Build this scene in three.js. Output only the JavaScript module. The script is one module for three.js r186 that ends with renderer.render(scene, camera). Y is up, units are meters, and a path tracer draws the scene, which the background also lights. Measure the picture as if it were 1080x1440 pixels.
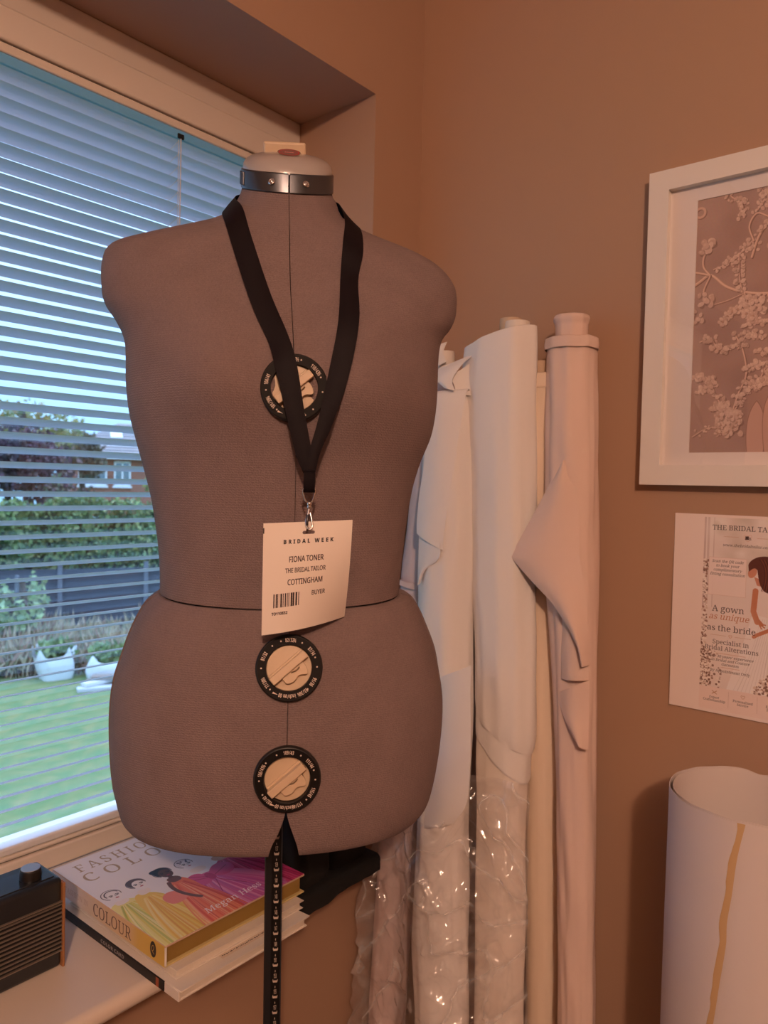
import * as THREE from 'three';
import { RoundedBoxGeometry } from 'three/addons/geometries/RoundedBoxGeometry.js';
import { mergeGeometries } from 'three/addons/utils/BufferGeometryUtils.js';
import { ImprovedNoise } from 'three/addons/math/ImprovedNoise.js';

// ------------------------------------------------------------------ camera, sky, lamp, exposure
const scene = new THREE.Scene();
const camera = new THREE.PerspectiveCamera(67.38, 1080 / 1440, 0.02, 300);
const EYE = new THREE.Vector3(0.923, 1.3, 1.2007);
camera.position.copy(EYE);
camera.rotation.set(-0.03463, 0.69304, 0.02274, 'YXZ');
camera.focus = 0.88;
camera.userData.fStop = 9;

const SKY_LOW = [0.45, 0.93, 1.5], SKY_HIGH = [2.1, 3.1, 5.2];
const LAMP_AT = [2.0, 2.25, 2.25], LAMP_COLOR = new THREE.Color().setRGB(1.0, 0.61, 0.42), LAMP_POWER = 8.6;
const renderer = new THREE.WebGLRenderer({ antialias: true });
renderer.toneMapping = THREE.LinearToneMapping;
renderer.toneMappingExposure = 1.0;
renderer.shadowMap.enabled = true;

{ // overcast evening sky, brighter towards the zenith
  const W = 256, H = 128, d = new Float32Array(W * H * 4), n = new ImprovedNoise();
  for (let j = 0; j < H; j++) for (let i = 0; i < W; i++) {
    const el = ((j + 0.5) / H - 0.5) * Math.PI, az = (i / W) * Math.PI * 2, s = Math.max(0, Math.sin(el));
    const x = Math.cos(az) * Math.cos(el), z = Math.sin(az) * Math.cos(el);
    const cl = 1 + 0.08 * n.noise(x * 3, z * 3, s * 6) + 0.05 * n.noise(x * 7 + 9, z * 7, s * 14);
    for (let c = 0; c < 3; c++) d[(j * W + i) * 4 + c] = (SKY_LOW[c] + (SKY_HIGH[c] - SKY_LOW[c]) * s) * cl;
    d[(j * W + i) * 4 + 3] = 1;
  }
  const t = new THREE.DataTexture(d, W, H, THREE.RGBAFormat, THREE.FloatType);
  t.mapping = THREE.EquirectangularReflectionMapping; t.magFilter = THREE.LinearFilter; t.wrapS = THREE.RepeatWrapping; t.needsUpdate = true;
  scene.background = t;
}

// ------------------------------------------------------------------ helpers
const V = (x, y, z) => new THREE.Vector3(x, y, z);
const lerp = (a, b, t) => a + (b - a) * t;
const clamp = THREE.MathUtils.clamp, sstep = (x, a, b) => { const t = clamp((x - a) / (b - a), 0, 1); return t * t * (3 - 2 * t); };
let seed = 7;
const reseed = (s) => { seed = s >>> 0; };
const rnd = () => { seed = (seed + 0x6d2b79f5) >>> 0; let t = seed; t = Math.imul(t ^ (t >>> 15), t | 1); t ^= t + Math.imul(t ^ (t >>> 7), t | 61); return ((t ^ (t >>> 14)) >>> 0) / 4294967296; };
const rr = (a, b) => a + (b - a) * rnd();
const perlin = new ImprovedNoise();
const nz = (x, y = 0, z = 0) => perlin.noise(x + 0.37, y + 1.71, z + 2.93);
const used = {};
const numbered = (n) => { const k = used[n] = (used[n] ?? -1) + 1; return k ? n + '_' + String(k).padStart(3, '0') : n; };
function shade(o) { o.castShadow = true; o.receiveShadow = true; return o; }
function thing(name, label, category, group) {
  const o = new THREE.Group(); o.name = numbered(name); scene.add(o);
  o.userData = { label, category }; if (group) o.userData.group = group; return o;
}
function solo(name, geo, mat, label, category, group) {
  const o = shade(new THREE.Mesh(geo, mat)); o.name = numbered(name); scene.add(o);
  o.userData = { label, category }; if (group) o.userData.group = group; return o;
}
function part(parent, name, geo, mat, label) {
  const o = shade(new THREE.Mesh(geo, mat)); o.name = name; parent.add(o); if (label) o.userData.label = label; return o;
}
function struct(name, geo, mat) {
  const o = geo ? shade(new THREE.Mesh(geo, mat)) : new THREE.Group(); o.name = name; o.userData.kind = 'structure'; scene.add(o); return o;
}
const box = (x0, x1, y0, y1, z0, z1, r = 0) => {
  const w = x1 - x0, h = y1 - y0, d = z1 - z0;
  const g = r ? new RoundedBoxGeometry(w, h, d, 2, Math.min(r, w / 2.01, h / 2.01, d / 2.01)) : new THREE.BoxGeometry(w, h, d);
  return g.translate((x0 + x1) / 2, (y0 + y1) / 2, (z0 + z1) / 2);
};
const plain = (g) => { const o = g.index ? g.toNonIndexed() : g; for (const k of Object.keys(o.attributes)) if (!['position', 'normal', 'uv'].includes(k)) o.deleteAttribute(k); return o; };
const merged = (list) => mergeGeometries(list.map(plain));
// grid of points fn(i, j) -> [x, y, z]; uv(i, j) in metres
function grid(n, m, fn, uv, closeJ = false) {
  const p = [], t = [], ix = [];
  for (let i = 0; i <= n; i++) for (let j = 0; j <= m; j++) { p.push(...fn(i, j)); t.push(...(uv ? uv(i, j) : [j / m, i / n])); }
  for (let i = 0; i < n; i++) for (let j = 0; j < m; j++) { const a = i * (m + 1) + j, b = a + 1, c = a + m + 1, d = c + 1; ix.push(a, b, d, a, d, c); }
  const g = new THREE.BufferGeometry();
  g.setAttribute('position', new THREE.Float32BufferAttribute(p, 3)); g.setAttribute('uv', new THREE.Float32BufferAttribute(t, 2)); g.setIndex(ix);
  g.computeVertexNormals();
  if (closeJ) { // smooth the seam of a closed ring
    const N = g.attributes.normal, v = V();
    for (let i = 0; i <= n; i++) { const a = i * (m + 1), b = a + m; v.set(N.getX(a) + N.getX(b), N.getY(a) + N.getY(b), N.getZ(a) + N.getZ(b)).normalize(); N.setXYZ(a, v.x, v.y, v.z); N.setXYZ(b, v.x, v.y, v.z); }
  }
  return g;
}
// thick cloth or paper sheet through a grid of points: front, back and rim
function slab(n, m, fn, th, uv) {
  const P = []; for (let i = 0; i <= n; i++) { P.push([]); for (let j = 0; j <= m; j++) P[i].push(V(...fn(i, j))); }
  const N = (i, j) => { const a = P[Math.min(i + 1, n)][j].clone().sub(P[Math.max(i - 1, 0)][j]), b = P[i][Math.min(j + 1, m)].clone().sub(P[i][Math.max(j - 1, 0)]); return b.cross(a).normalize(); };
  const off = (s) => (i, j) => P[i][j].clone().addScaledVector(N(i, j), s * th / 2).toArray();
  const f = grid(n, m, off(1), uv), b = grid(n, m, off(-1), uv); b.index.array.reverse(); b.computeVertexNormals();
  const ring = []; for (let j = 0; j <= m; j++) ring.push([0, j]); for (let i = 1; i <= n; i++) ring.push([i, m]); for (let j = m - 1; j >= 0; j--) ring.push([n, j]); for (let i = n - 1; i >= 0; i--) ring.push([i, 0]);
  const e = grid(1, ring.length - 1, (s, k) => off(s ? -1 : 1)(...ring[k]), (s, k) => [k * 0.01, s * 0.001]);
  return merged([f, b, e]);
}
// piecewise cubic through rows [[t, a, b ...], ...] sorted by t
function curve(rows, k = 1) {
  const R = rows.slice().sort((a, b) => a[0] - b[0]);
  const m = R.map((r, i) => { const a = R[Math.max(0, i - 1)], b = R[Math.min(R.length - 1, i + 1)]; return (b[k] - a[k]) / (b[0] - a[0]); });
  return (t) => {
    if (t <= R[0][0]) return R[0][k]; if (t >= R[R.length - 1][0]) return R[R.length - 1][k];
    let i = 0; while (t > R[i + 1][0]) i++;
    const h = R[i + 1][0] - R[i][0], s = (t - R[i][0]) / h, s2 = s * s, s3 = s2 * s;
    return (2 * s3 - 3 * s2 + 1) * R[i][k] + (s3 - 2 * s2 + s) * h * m[i] + (3 * s2 - 2 * s3) * R[i + 1][k] + (s3 - s2) * h * m[i + 1];
  };
}
function tube(pts, r, seg = 40, rs = 8, closed = false) { return new THREE.TubeGeometry(new THREE.CatmullRomCurve3(pts.map((p) => V(...p)), closed), seg, r, rs, closed); }
// textures
function dataTex(w, h, fn, srgb = false) {
  const d = new Uint8Array(w * h * 4);
  for (let y = 0; y < h; y++) for (let x = 0; x < w; x++) { const c = fn(x / w, y / h, x, y); for (let k = 0; k < 3; k++) d[(y * w + x) * 4 + k] = clamp(Math.round(255 * (Array.isArray(c) ? c[k] : c)), 0, 255); d[(y * w + x) * 4 + 3] = 255; }
  const t = new THREE.DataTexture(d, w, h); t.magFilter = THREE.LinearFilter; t.wrapS = t.wrapT = THREE.RepeatWrapping; if (srgb) t.colorSpace = THREE.SRGBColorSpace; t.needsUpdate = true; return t;
}
// tileable noise
function tnoise(u, v, f, o = 0) { const a = u * Math.PI * 2, b = v * Math.PI * 2, r = f / (Math.PI * 2); return perlin.noise(Math.cos(a) * r + 13.1 + o, Math.sin(a) * r + Math.cos(b) * r * 1.0 + 4.7 + o, Math.sin(b) * r + 7.3 + o); }
function canvasTex(w, h, draw) {
  const c = document.createElement('canvas'); c.width = w; c.height = h; const g = c.getContext('2d'); draw(g, w, h);
  const t = new THREE.CanvasTexture(c); t.colorSpace = THREE.SRGBColorSpace; t.magFilter = THREE.LinearFilter; return t;
}
const rep = (t, a, b = a) => { const c = t.clone(); c.repeat.set(a, b); c.needsUpdate = true; return c; };
const lin = (r, g, b) => new THREE.Color().setRGB(r, g, b);
const std = (o) => new THREE.MeshStandardMaterial({ roughness: 0.8, side: THREE.DoubleSide, ...o });
const phys = (o) => new THREE.MeshPhysicalMaterial({ side: THREE.DoubleSide, ...o });

// ------------------------------------------------------------------ materials
const plasterBump = dataTex(256, 256, (u, v) => 0.5 + 0.3 * tnoise(u, v, 14) + 0.25 * tnoise(u, v, 40, 5) + 0.1 * (rnd() - 0.5));
const plasterTint = dataTex(128, 128, (u, v) => { const k = 0.975 + 0.03 * tnoise(u, v, 4, 2); return [k, k, k]; });
const clothBump = dataTex(256, 256, (u, v, x, y) => 0.5 + 0.2 * Math.sin(x * Math.PI / 2) * 0.5 + 0.2 * Math.sin(y * Math.PI / 2) * 0.5 + 0.25 * (rnd() - 0.5));
const knitBump = dataTex(512, 512, (u, v, x, y) => 0.5 + 0.12 * Math.sin(y * Math.PI / 2 + 0.8 * Math.sin(x * 0.8)) + 0.4 * (rnd() - 0.5));
const knitTint = dataTex(512, 512, (u, v, x, y) => { const k = 0.86 + 0.07 * tnoise(u, v, 10, 3) + 0.24 * (rnd() - 0.5) + 0.03 * Math.sin(y * Math.PI / 2); return [k * 1.0, k * 0.985, k * 0.985]; });
const M = {
  wall: std({ color: lin(0.45, 0.28, 0.185), roughness: 0.75, bumpMap: rep(plasterBump, 2), bumpScale: 0.0004, map: rep(plasterTint, 0.7) }),
  reveal: std({ color: lin(0.6, 0.45, 0.36), roughness: 0.75, bumpMap: rep(plasterBump, 2), bumpScale: 0.0004 }),
  ceiling: std({ color: lin(0.8, 0.75, 0.7), roughness: 0.9 }),
  floor: std({ color: lin(0.10, 0.075, 0.06), roughness: 0.7 }),
  gloss: std({ color: lin(0.72, 0.62, 0.54), roughness: 0.35 }),
  pvc: std({ color: lin(0.76, 0.68, 0.6), roughness: 0.35 }),
  pvcBlue: std({ color: lin(0.8, 0.8, 0.8), roughness: 0.3 }),
  gasket: std({ color: lin(0.06, 0.045, 0.04), roughness: 0.6 }),
  glass: phys({ color: 0xffffff, transmission: 1, thickness: 0, roughness: 0, ior: 1.5 }),
  slat: std({ color: lin(0.62, 0.67, 0.76), roughness: 0.3 }),
  cord: std({ color: lin(0.75, 0.72, 0.68), roughness: 0.7 }),
  fabric: std({ color: lin(0.25, 0.180, 0.172), roughness: 0.95, map: rep(knitTint, 3), bumpMap: rep(knitBump, 3), bumpScale: 0.0012 }),
  shell: std({ color: lin(0.012, 0.012, 0.02), roughness: 0.6 }),
  steel: std({ color: lin(0.11, 0.115, 0.13), metalness: 0.85, roughness: 0.3 }),
  chrome: std({ color: lin(0.7, 0.68, 0.66), metalness: 1, roughness: 0.2 }),
  cap: phys({ color: lin(0.42, 0.38, 0.36), roughness: 0.3, clearcoat: 0.6, clearcoatRoughness: 0.15 }),
  cream: std({ color: lin(0.66, 0.50, 0.34), roughness: 0.45 }),
  black: std({ color: lin(0.012, 0.010, 0.010), roughness: 0.42 }),
  blackMatt: std({ color: lin(0.008, 0.007, 0.008), roughness: 0.85 }),
  ribbon: phys({ color: lin(0.008, 0.004, 0.006), roughness: 0.62, specularIntensity: 0.35, sheen: 0.06, sheenColor: lin(0.3, 0.14, 0.16), sheenRoughness: 0.4, bumpMap: rep(clothBump, 20, 4), bumpScale: 0.0002 }),
};

// ------------------------------------------------------------------ room shell
const SILL = 0.7037, SOFF = 2.003, JZ = 0.1386, WZ = 2.35, H = 2.5, RX = 4.6, RZ = 5.0;
{
  const s = new THREE.Shape([[-0.3, 0], [RZ, 0], [RZ, H], [-0.3, H]].map(([z, y]) => new THREE.Vector2(z, y)));
  s.holes.push(new THREE.Path([[JZ, SILL - 0.023], [JZ, SOFF], [WZ, SOFF], [WZ, SILL - 0.023]].map(([z, y]) => new THREE.Vector2(z, y))));
  const g = new THREE.ExtrudeGeometry(s, { depth: 0.3, bevelEnabled: false });
  g.rotateY(-Math.PI / 2); // x' = -z(depth), z' = x
  struct('wall_left', g, M.wall);
  struct('wall_back', box(-0.3, RX + 0.2, 0, H, -0.15, 0), M.wall);
  struct('wall_right', box(RX, RX + 0.15, 0, H, 0, RZ), M.wall);
  struct('wall_front', box(-0.3, RX + 0.2, 0, H, RZ, RZ + 0.15), M.wall);
  struct('ceiling', box(-0.3, RX + 0.2, H, H + 0.15, -0.15, RZ + 0.15), M.ceiling);
  struct('floor', box(-0.3, RX + 0.2, -0.15, 0, -0.15, RZ + 0.15), M.floor);
  struct('baseboard_back', box(0.0, RX, 0, 0.11, 0, 0.016, 0.004), M.gloss);
  // sill board: deep part in the reveal and a nose that overhangs the room
  const prof = new THREE.Shape();
  const y1 = SILL, y0 = SILL - 0.024, xf = 0.148, r = 0.011;
  prof.moveTo(-0.195, y0); prof.lineTo(xf - r, y0); prof.absarc(xf - r, y0 + r, r, -Math.PI / 2, 0); prof.absarc(xf - r, y1 - r, r, 0, Math.PI / 2); prof.lineTo(-0.195, y1); prof.lineTo(-0.195, y0);
  const sg = new THREE.ExtrudeGeometry(prof, { depth: WZ - 0.285, bevelEnabled: false, curveSegments: 8 }).translate(0, 0, 0.285);
  struct('window_sill', merged([sg, box(-0.195, 0, y0, y1, JZ, 0.285)]), M.gloss);
}
{ // window frame and pane
  const w = struct('window_1');
  const f = (n, ...a) => part(w, n, box(...a), M.pvc);
  f('frame_head', -0.28, -0.195, 1.9108, SOFF, JZ, WZ, 0.004);
  f('frame_bottom', -0.28, -0.195, SILL, 0.735, JZ, WZ, 0.004);
  f('frame_side', -0.28, -0.195, 0.735, 1.9108, JZ, JZ + 0.07, 0.004);
  f('frame_side', -0.28, -0.195, 0.735, 1.9108, WZ - 0.07, WZ, 0.004);
  part(w, 'frame_step', box(-0.28, -0.1935, 1.955, SOFF, JZ, WZ, 0.003), M.pvc);
  const z0 = JZ + 0.07, z1 = WZ - 0.07;
  part(w, 'gasket', box(-0.27, -0.203, 1.9085, 1.9108, z0, z1), M.gasket);
  part(w, 'bead_head', box(-0.27, -0.198, 1.8945, 1.9085, z0, z1, 0.003), M.pvc);
  part(w, 'bead_bottom', box(-0.27, -0.198, 0.737, 0.7435, z0, z1, 0.003), M.pvc);
  part(w, 'gasket', box(-0.27, -0.203, 0.735, 0.737, z0, z1), M.gasket);
  part(w, 'bead_side', box(-0.27, -0.198, 0.7435, 1.8945, z0, z0 + 0.014, 0.003), M.pvc);
  part(w, 'bead_side', box(-0.27, -0.198, 0.7435, 1.8945, z1 - 0.014, z1, 0.003), M.pvc);
  part(w, 'pane', box(-0.2505, -0.2495, 0.738, 1.91, z0, z1), M.glass);
}
{ // slatted blind in front of the pane
  const b = thing('venetian_blind', 'pale venetian blind with open horizontal slats covering the window', 'blind');
  const z0 = JZ + 0.086, z1 = WZ - 0.086, xc = -0.2135, pitch = 0.0213, tilt = 17.6 * Math.PI / 180, w = 0.0300, crown = 0.0022;
  part(b, 'headrail', box(-0.227, -0.2, 1.879, 1.8942, z0, z1, 0.002), phys({ color: lin(0.42, 0.78, 0.92), transmission: 0.7, thickness: 0, roughness: 0.9 }));  // teal tint paints daylight from the gap above into the rail
  part(b, 'bottom_rail', box(-0.227, -0.2, 0.7436, 0.7565, z0, z1, 0.004), M.pvcBlue);
  const n = 10, sg = grid(1, n, (i, j) => { const t = (j / n - 0.5) * w, c = crown * (1 - (2 * j / n - 1) ** 2); return [Math.cos(tilt) * t - Math.sin(tilt) * c, Math.sin(tilt) * t + Math.cos(tilt) * c, i ? z1 : z0]; });
  for (let k = 0; k < 52; k++) {
    const y = 1.8715 - pitch * k; const s = part(b, 'slat', sg, M.slat); s.position.set(xc, y, 0); s.rotation.z = 0.015 * nz(k * 3.3, 5);
  }
  for (const zc of [0.412, 1.1, 1.8]) {
    part(b, 'lift_cord', tube([[xc + 0.0155, 1.885, zc], [xc + 0.0155, 1.3, zc + 0.001], [xc + 0.0155, 0.75, zc]], 0.0009, 24, 6), M.cord);
    const rungs = [];
    for (let k = 0; k < 52; k++) { const y = 1.8715 - pitch * k; rungs.push(new THREE.BoxGeometry(0.031, 0.0006, 0.0012).rotateZ(tilt).translate(xc, y - 0.0022, zc + 0.004)); }
    for (const dx of [-0.0145, 0.0148]) rungs.push(new THREE.CylinderGeometry(0.0005, 0.0005, 1.12, 5).translate(xc + dx, 1.317, zc + 0.004));
    const l = part(b, 'ladder_cord', merged(rungs), M.cord); l.userData.kind = 'stuff';
    part(b, 'cord_clip', box(-0.2, -0.1965, 1.879, 1.887, zc - 0.006, zc + 0.006, 0.001), M.blackMatt);
  }
}
{ // ceiling lamp that lights the room, behind the viewer
  const p = thing('pendant_lamp', 'glowing round pendant lamp hanging from the ceiling behind the viewer', 'lamp');
  p.position.set(LAMP_AT[0], 0, LAMP_AT[2]);
  part(p, 'ceiling_rose', new THREE.LatheGeometry([[0, 0], [0.05, 0], [0.045, 0.02], [0, 0.025]].map((q) => new THREE.Vector2(...q)), 24).translate(0, H - 0.025, 0), M.pvc);
  part(p, 'flex', new THREE.CylinderGeometry(0.004, 0.004, H - 0.02 - LAMP_AT[1] - 0.07, 8).translate(0, (H - 0.02 + LAMP_AT[1] + 0.07) / 2, 0), M.pvc);
  part(p, 'bulb_globe', new THREE.SphereGeometry(0.075, 32, 20).translate(0, LAMP_AT[1], 0), new THREE.MeshStandardMaterial({ color: lin(0.8, 0.7, 0.6), emissive: LAMP_COLOR, emissiveIntensity: 3 }));
  const l = new THREE.PointLight(LAMP_COLOR, LAMP_POWER); l.position.set(...LAMP_AT); l.castShadow = true; l.shadow.radius = 3; scene.add(l);
}

// ------------------------------------------------------------------ adjustable dress form
const AX = [0.2282, 0.5624], FACE = 0.8278;           // where its pole stands, which way it faces
const TL = [[1.655, .0512], [1.6485, .0520], [1.6374, .0562], [1.6270, .0635], [1.6185, .0724], [1.6119, .0870], [1.6046, .1130], [1.5980, .1372], [1.5895, .1660], [1.5805, .1922], [1.5707, .2047], [1.5590, .2094], [1.5435, .2113], [1.5276, .2106], [1.5118, .2089], [1.4994, .2040], [1.4856, .1944], [1.4684, .1858], [1.4558, .1826], [1.4336, .1815], [1.4171, .1813], [1.3990, .1799], [1.3760, .1767], [1.3480, .1697], [1.3182, .1613], [1.2792, .1513], [1.2457, .1456], [1.2179, .1420], [1.1895, .1402], [1.1690, .1400]];
const TR = [[1.655, .0552], [1.6475, .0562], [1.6416, .0603], [1.6293, .0649], [1.6197, .0728], [1.6123, .0884], [1.6044, .1102], [1.5909, .1515], [1.5789, .1782], [1.5653, .1963], [1.5487, .2083], [1.5342, .2118], [1.5212, .2117], [1.5081, .2103], [1.4939, .2044], [1.4821, .1955], [1.4706, .1917], [1.4523, .1899], [1.4315, .1897], [1.3930, .1883], [1.3605, .1828], [1.3278, .1703], [1.2952, .1613], [1.2459, .1542], [1.2169, .1516], [1.1873, .1488], [1.1690, .1478]];
const HL = [[1.1681, .1400], [1.1655, .1440], [1.1571, .1545], [1.1376, .1657], [1.1165, .1744], [1.0895, .1830], [1.0717, .1885], [1.0438, .1928], [1.0090, .1939], [0.9647, .1920], [0.9364, .1888], [0.9192, .1848], [0.905, .181], [0.897, .175]];
const HR = [[1.1681, .1479], [1.1640, .1609], [1.1507, .1711], [1.1330, .1796], [1.1018, .1921], [1.0731, .1982], [1.0412, .2036], [1.0079, .2044], [0.9646, .2010], [0.9311, .1955], [0.9096, .1888], [0.9, .181], [0.895, .175]];
const BF = [[0.895, .109], [0.903, .114], [0.93, .119], [1.0, .123], [1.05, .121], [1.10, .115], [1.15, .103], [1.168, .094], [1.25, .097], [1.32, .106], [1.36, .112], [1.40, .114], [1.44, .110], [1.48, .100], [1.52, .086], [1.57, .071], [1.60, .063], [1.62, .0585], [1.655, .0535]];
const BB = [[0.895, .115], [0.95, .125], [1.02, .130], [1.08, .124], [1.15, .096], [1.17, .086], [1.25, .088], [1.35, .098], [1.45, .106], [1.52, .100], [1.57, .085], [1.60, .068], [1.655, .053]];
const SEAM = [[0.89, .0118], [1.0, .0112], [1.1311, .0119], [1.17, .0125], [1.25, .0168], [1.345, .0165], [1.40, .0145], [1.46, .0112], [1.53, .0074], [1.60, .0056], [1.66, .0035]];
const TILT = [[0.89, .05], [0.95, .02], [1.05, .02], [1.12, .07], [1.17, .09], [1.22, .07], [1.30, 0], [1.47, 0], [1.53, .12], [1.58, .28], [1.63, .42], [1.66, .44]];
const [tl, tr, hl, hr, bf, bb, seamU, tiltF] = [TL, TR, HL, HR, BF, BB, SEAM, TILT].map((r) => curve(r));
// point of the body: y of the side, angle (0 = wearer's left at picture right, PI/2 = front), inset
function body(y, phi, inset = 0, hip = y < 1.1685, swell = 0) {
  const c = Math.cos(phi), s = Math.sin(phi), right = c >= 0, front = s >= 0;
  const a = (right ? (hip ? hr : tr) : (hip ? hl : tl))(y) - inset + swell, b = (front ? bf : bb)(y) - inset + swell, n = hip ? 2.25 : 2.15;
  const u = a * Math.sign(c) * Math.abs(c) ** (2 / n);
  let w = b * Math.sign(s) * Math.abs(s) ** (2 / n);
  if (front && !hip) {
    const g = (cu) => Math.exp(-(((u - cu) / 0.055) ** 2) - (((y - 1.405) / (y > 1.405 ? 0.062 : 0.048)) ** 2));
    w += 0.026 * s * (g(-0.078) + g(0.092));
  }
  return [u, y - tiltF(y) * w, w];
}
const seamPhi = (y, hip) => Math.acos(clamp((seamU(y) / (hip ? hr : tr)(y)) ** 1.1, 0, 1));
function frontW(u, y) { // depth of the front surface at (u, y): bisection on the side height, and on the angle
  const wAt = (y0) => { let lo = 0, hi = Math.PI; for (let q = 0; q < 26; q++) { const mid = (lo + hi) / 2; if (body(y0, mid)[0] > u) lo = mid; else hi = mid; } return body(y0, (lo + hi) / 2)[2]; };
  let top = y + 0.06; const reach = (u > 0 ? (y < 1.1685 ? hr : tr) : (y < 1.1685 ? hl : tl));
  while (top > y && reach(top) < Math.abs(u)) top -= 0.001;
  let a = y, b = top; for (let k = 0; k < 24; k++) { const m = (a + b) / 2; if (m - tiltF(m) * wAt(m) < y) a = m; else b = m; }
  return wAt((a + b) / 2);
}
const form = thing('dress_form', 'grey fabric adjustable dress form with three dials down its front on a black measuring pole', 'dress form');
form.position.set(AX[0], 0, AX[1]); form.rotation.y = FACE;
{
  // one stiff fabric panel with rolled edges, and its dark plastic shell inside
  function panel(name, yTop, yBot, hip, from, to, gapF, swell = 0) {
    const n = 96, m = 44, inn = 0.004;
    const at = (i, j, inset) => {
      const i2 = clamp(i - 2, 0, n), j2 = clamp(j - 2, 0, m);
      // finer rows near the ends, where the outline turns fastest
      const y = lerp(yTop, yBot, i2 / n), a = (hip ? hr : tr)(y);
      const p0 = from(y), p1 = to(y), g = gapF(y) / ((bf(y)) * 0.5 + a * 0.5);
      const phi = lerp(p0 + g, p1 - g, j2 / m);
      const edge = Math.max(i === 0 || i === n + 4 ? 1 : i === 1 || i === n + 3 ? 0.12 : 0, j === 0 || j === m + 4 ? 1 : j === 1 || j === m + 3 ? 0.12 : 0);
      const out = inset ? inset : edge * inn;
      const dy = (i < 2 ? -1 : i > n + 2 ? 1 : 0) * 0;
      const p = body(y, phi, out, hip, swell); p[1] += dy; return p;
    };
    const uv = (i, j) => { const y = lerp(yTop, yBot, (i - 2) / n); return [lerp(from(y), to(y), (j - 2) / m) * 0.16, y]; };
    const g = grid(n + 4, m + 4, (i, j) => at(i, j, 0), uv);
    const o = part(form, name, g, M.fabric);
    part(o, 'panel_shell', grid(n + 4, m + 4, (i, j) => at(i, j, inn), uv), M.shell, 'dark plastic shell inside the fabric panel');
    return o;
  }
  const thin = () => 0.00025, side = () => 0.0006;
  const hipGap = (y) => 0.00025 + 0.0105 * sstep(0.953 - y, 0, 0.062);
  for (const [hip, name, y1, y0] of [[false, 'torso_panel', 1.652, 1.1695], [true, 'hip_panel', 1.1675, 0.897]]) {
    const gf = hip ? hipGap : thin, sp = (y) => seamPhi(y, hip);
    panel(name, y1, y0, hip, () => 0.06, sp, (y) => gf(y));
    panel(name, y1, y0, hip, sp, () => Math.PI - 0.1, (y) => gf(y));
    panel(name, y1, y0, hip, () => Math.PI - 0.1, () => Math.PI * 1.5, side, hip ? 0.002 : 0);
    panel(name, y1, y0, hip, () => Math.PI * 1.5, () => Math.PI * 2 + 0.06, side, hip ? 0.002 : 0);
  }
  // waist web closing the gap between torso and hips, inside
  part(form, 'waist_web', grid(3, 48, (i, j) => { const p = body(lerp(1.20, 1.145, i / 3), j / 48 * Math.PI * 2, 0.02, false); return p; }), M.shell);
  // steel collar, plastic cap and its handle
  const ring = (rows, mat, name, parent = form, m = 64, from = 0, to = Math.PI * 2) => part(parent, name, grid(rows.length - 1, m, (i, j) => {
    const [y, off, k = 1] = rows[i], ph = lerp(from, to, j / m), p = body(Math.min(y, 1.652), ph, 0); const u0 = 0.0017;
    const u = (p[0] - u0) * k + u0 + Math.cos(ph) * off, w = p[2] * k + Math.sin(ph) * off; return [u, y - 0.44 * w, w];
  }, (i, j) => [j / m, i / rows.length], false), mat);
  const sp = seamPhi(1.652, false);
  const col = ring([[1.6515, -0.002], [1.6515, 0.001], [1.653, 0.0016], [1.6725, 0.0016], [1.674, 0.001], [1.674, -0.003]], M.steel, 'neck_collar', form, 72, sp + 0.014, sp + Math.PI * 2 - 0.014);
  for (const s of [-1, 1]) {
    const ph = sp + s * 0.33, p = body(1.652, ph, -0.0017), y = 1.6635;
    const c = part(form, 'collar_screw', new THREE.LatheGeometry([[0, 0.0016], [0.0012, 0.0014], [0.0016, 0.0006], [0.0024, 0.0012], [0.0034, 0.0014], [0.0042, 0]].map((q) => new THREE.Vector2(...q)), 20), M.chrome);
    c.position.set(p[0], y - 0.44 * p[2], p[2]); c.lookAt(form.localToWorld(V(p[0] * 2, y - 0.44 * p[2] + 0.02, p[2] * 2))); c.rotateX(Math.PI / 2);
  }
  const ribs = []; // grip ribs on the side of the collar
  for (let k = 0; k < 9; k++) { const ph = Math.PI * 0.86 + k * 0.05, p = body(1.652, ph, -0.002); ribs.push(new THREE.CapsuleGeometry(0.0009, 0.014, 3, 6).translate(p[0], 1.663 - 0.44 * p[2], p[2])); }
  part(col, 'grip_ribs', merged(ribs), M.steel).userData.kind = 'stuff';
  const capRows = [[1.6725, -0.0005]]; for (let k = 0; k <= 14; k++) { const t = k / 14 * Math.PI / 2; capRows.push([1.675 + 0.021 * Math.sin(t) ** 0.9, -0.0002, Math.max(0.02, Math.cos(t) ** 0.62)]); }
  const cap = ring(capRows, M.cap, 'neck_cap');
  const hd = part(form, 'cap_handle', new RoundedBoxGeometry(0.051, 0.016, 0.012, 3, 0.003), M.cream); hd.position.set(-0.002, 1.7065, -0.016); hd.rotation.set(0.4, 0.02, 0.03);
  const emblem = canvasTex(128, 128, (g, w) => { g.fillStyle = '#6f6560'; g.fillRect(0, 0, w, w); g.strokeStyle = '#b02a30'; g.lineWidth = 9; g.beginPath(); g.arc(64, 64, 54, 0, 7); g.stroke(); g.lineWidth = 5; g.beginPath(); g.arc(64, 64, 40, 0, 7); g.stroke(); g.fillStyle = '#b02a30'; g.fillRect(36, 52, 56, 22); g.fillStyle = '#d8c8c0'; for (let k = 0; k < 5; k++) g.fillRect(41 + k * 10, 57, 6, 12); });
  const em = part(cap, 'emblem', new THREE.CircleGeometry(0.0135, 32), std({ map: emblem, roughness: 0.4 }), 'round red printed emblem'); em.position.set(0.003, 1.6852, 0.0270); em.rotation.set(-Math.PI / 2 + 0.66, 0, 0);

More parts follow.
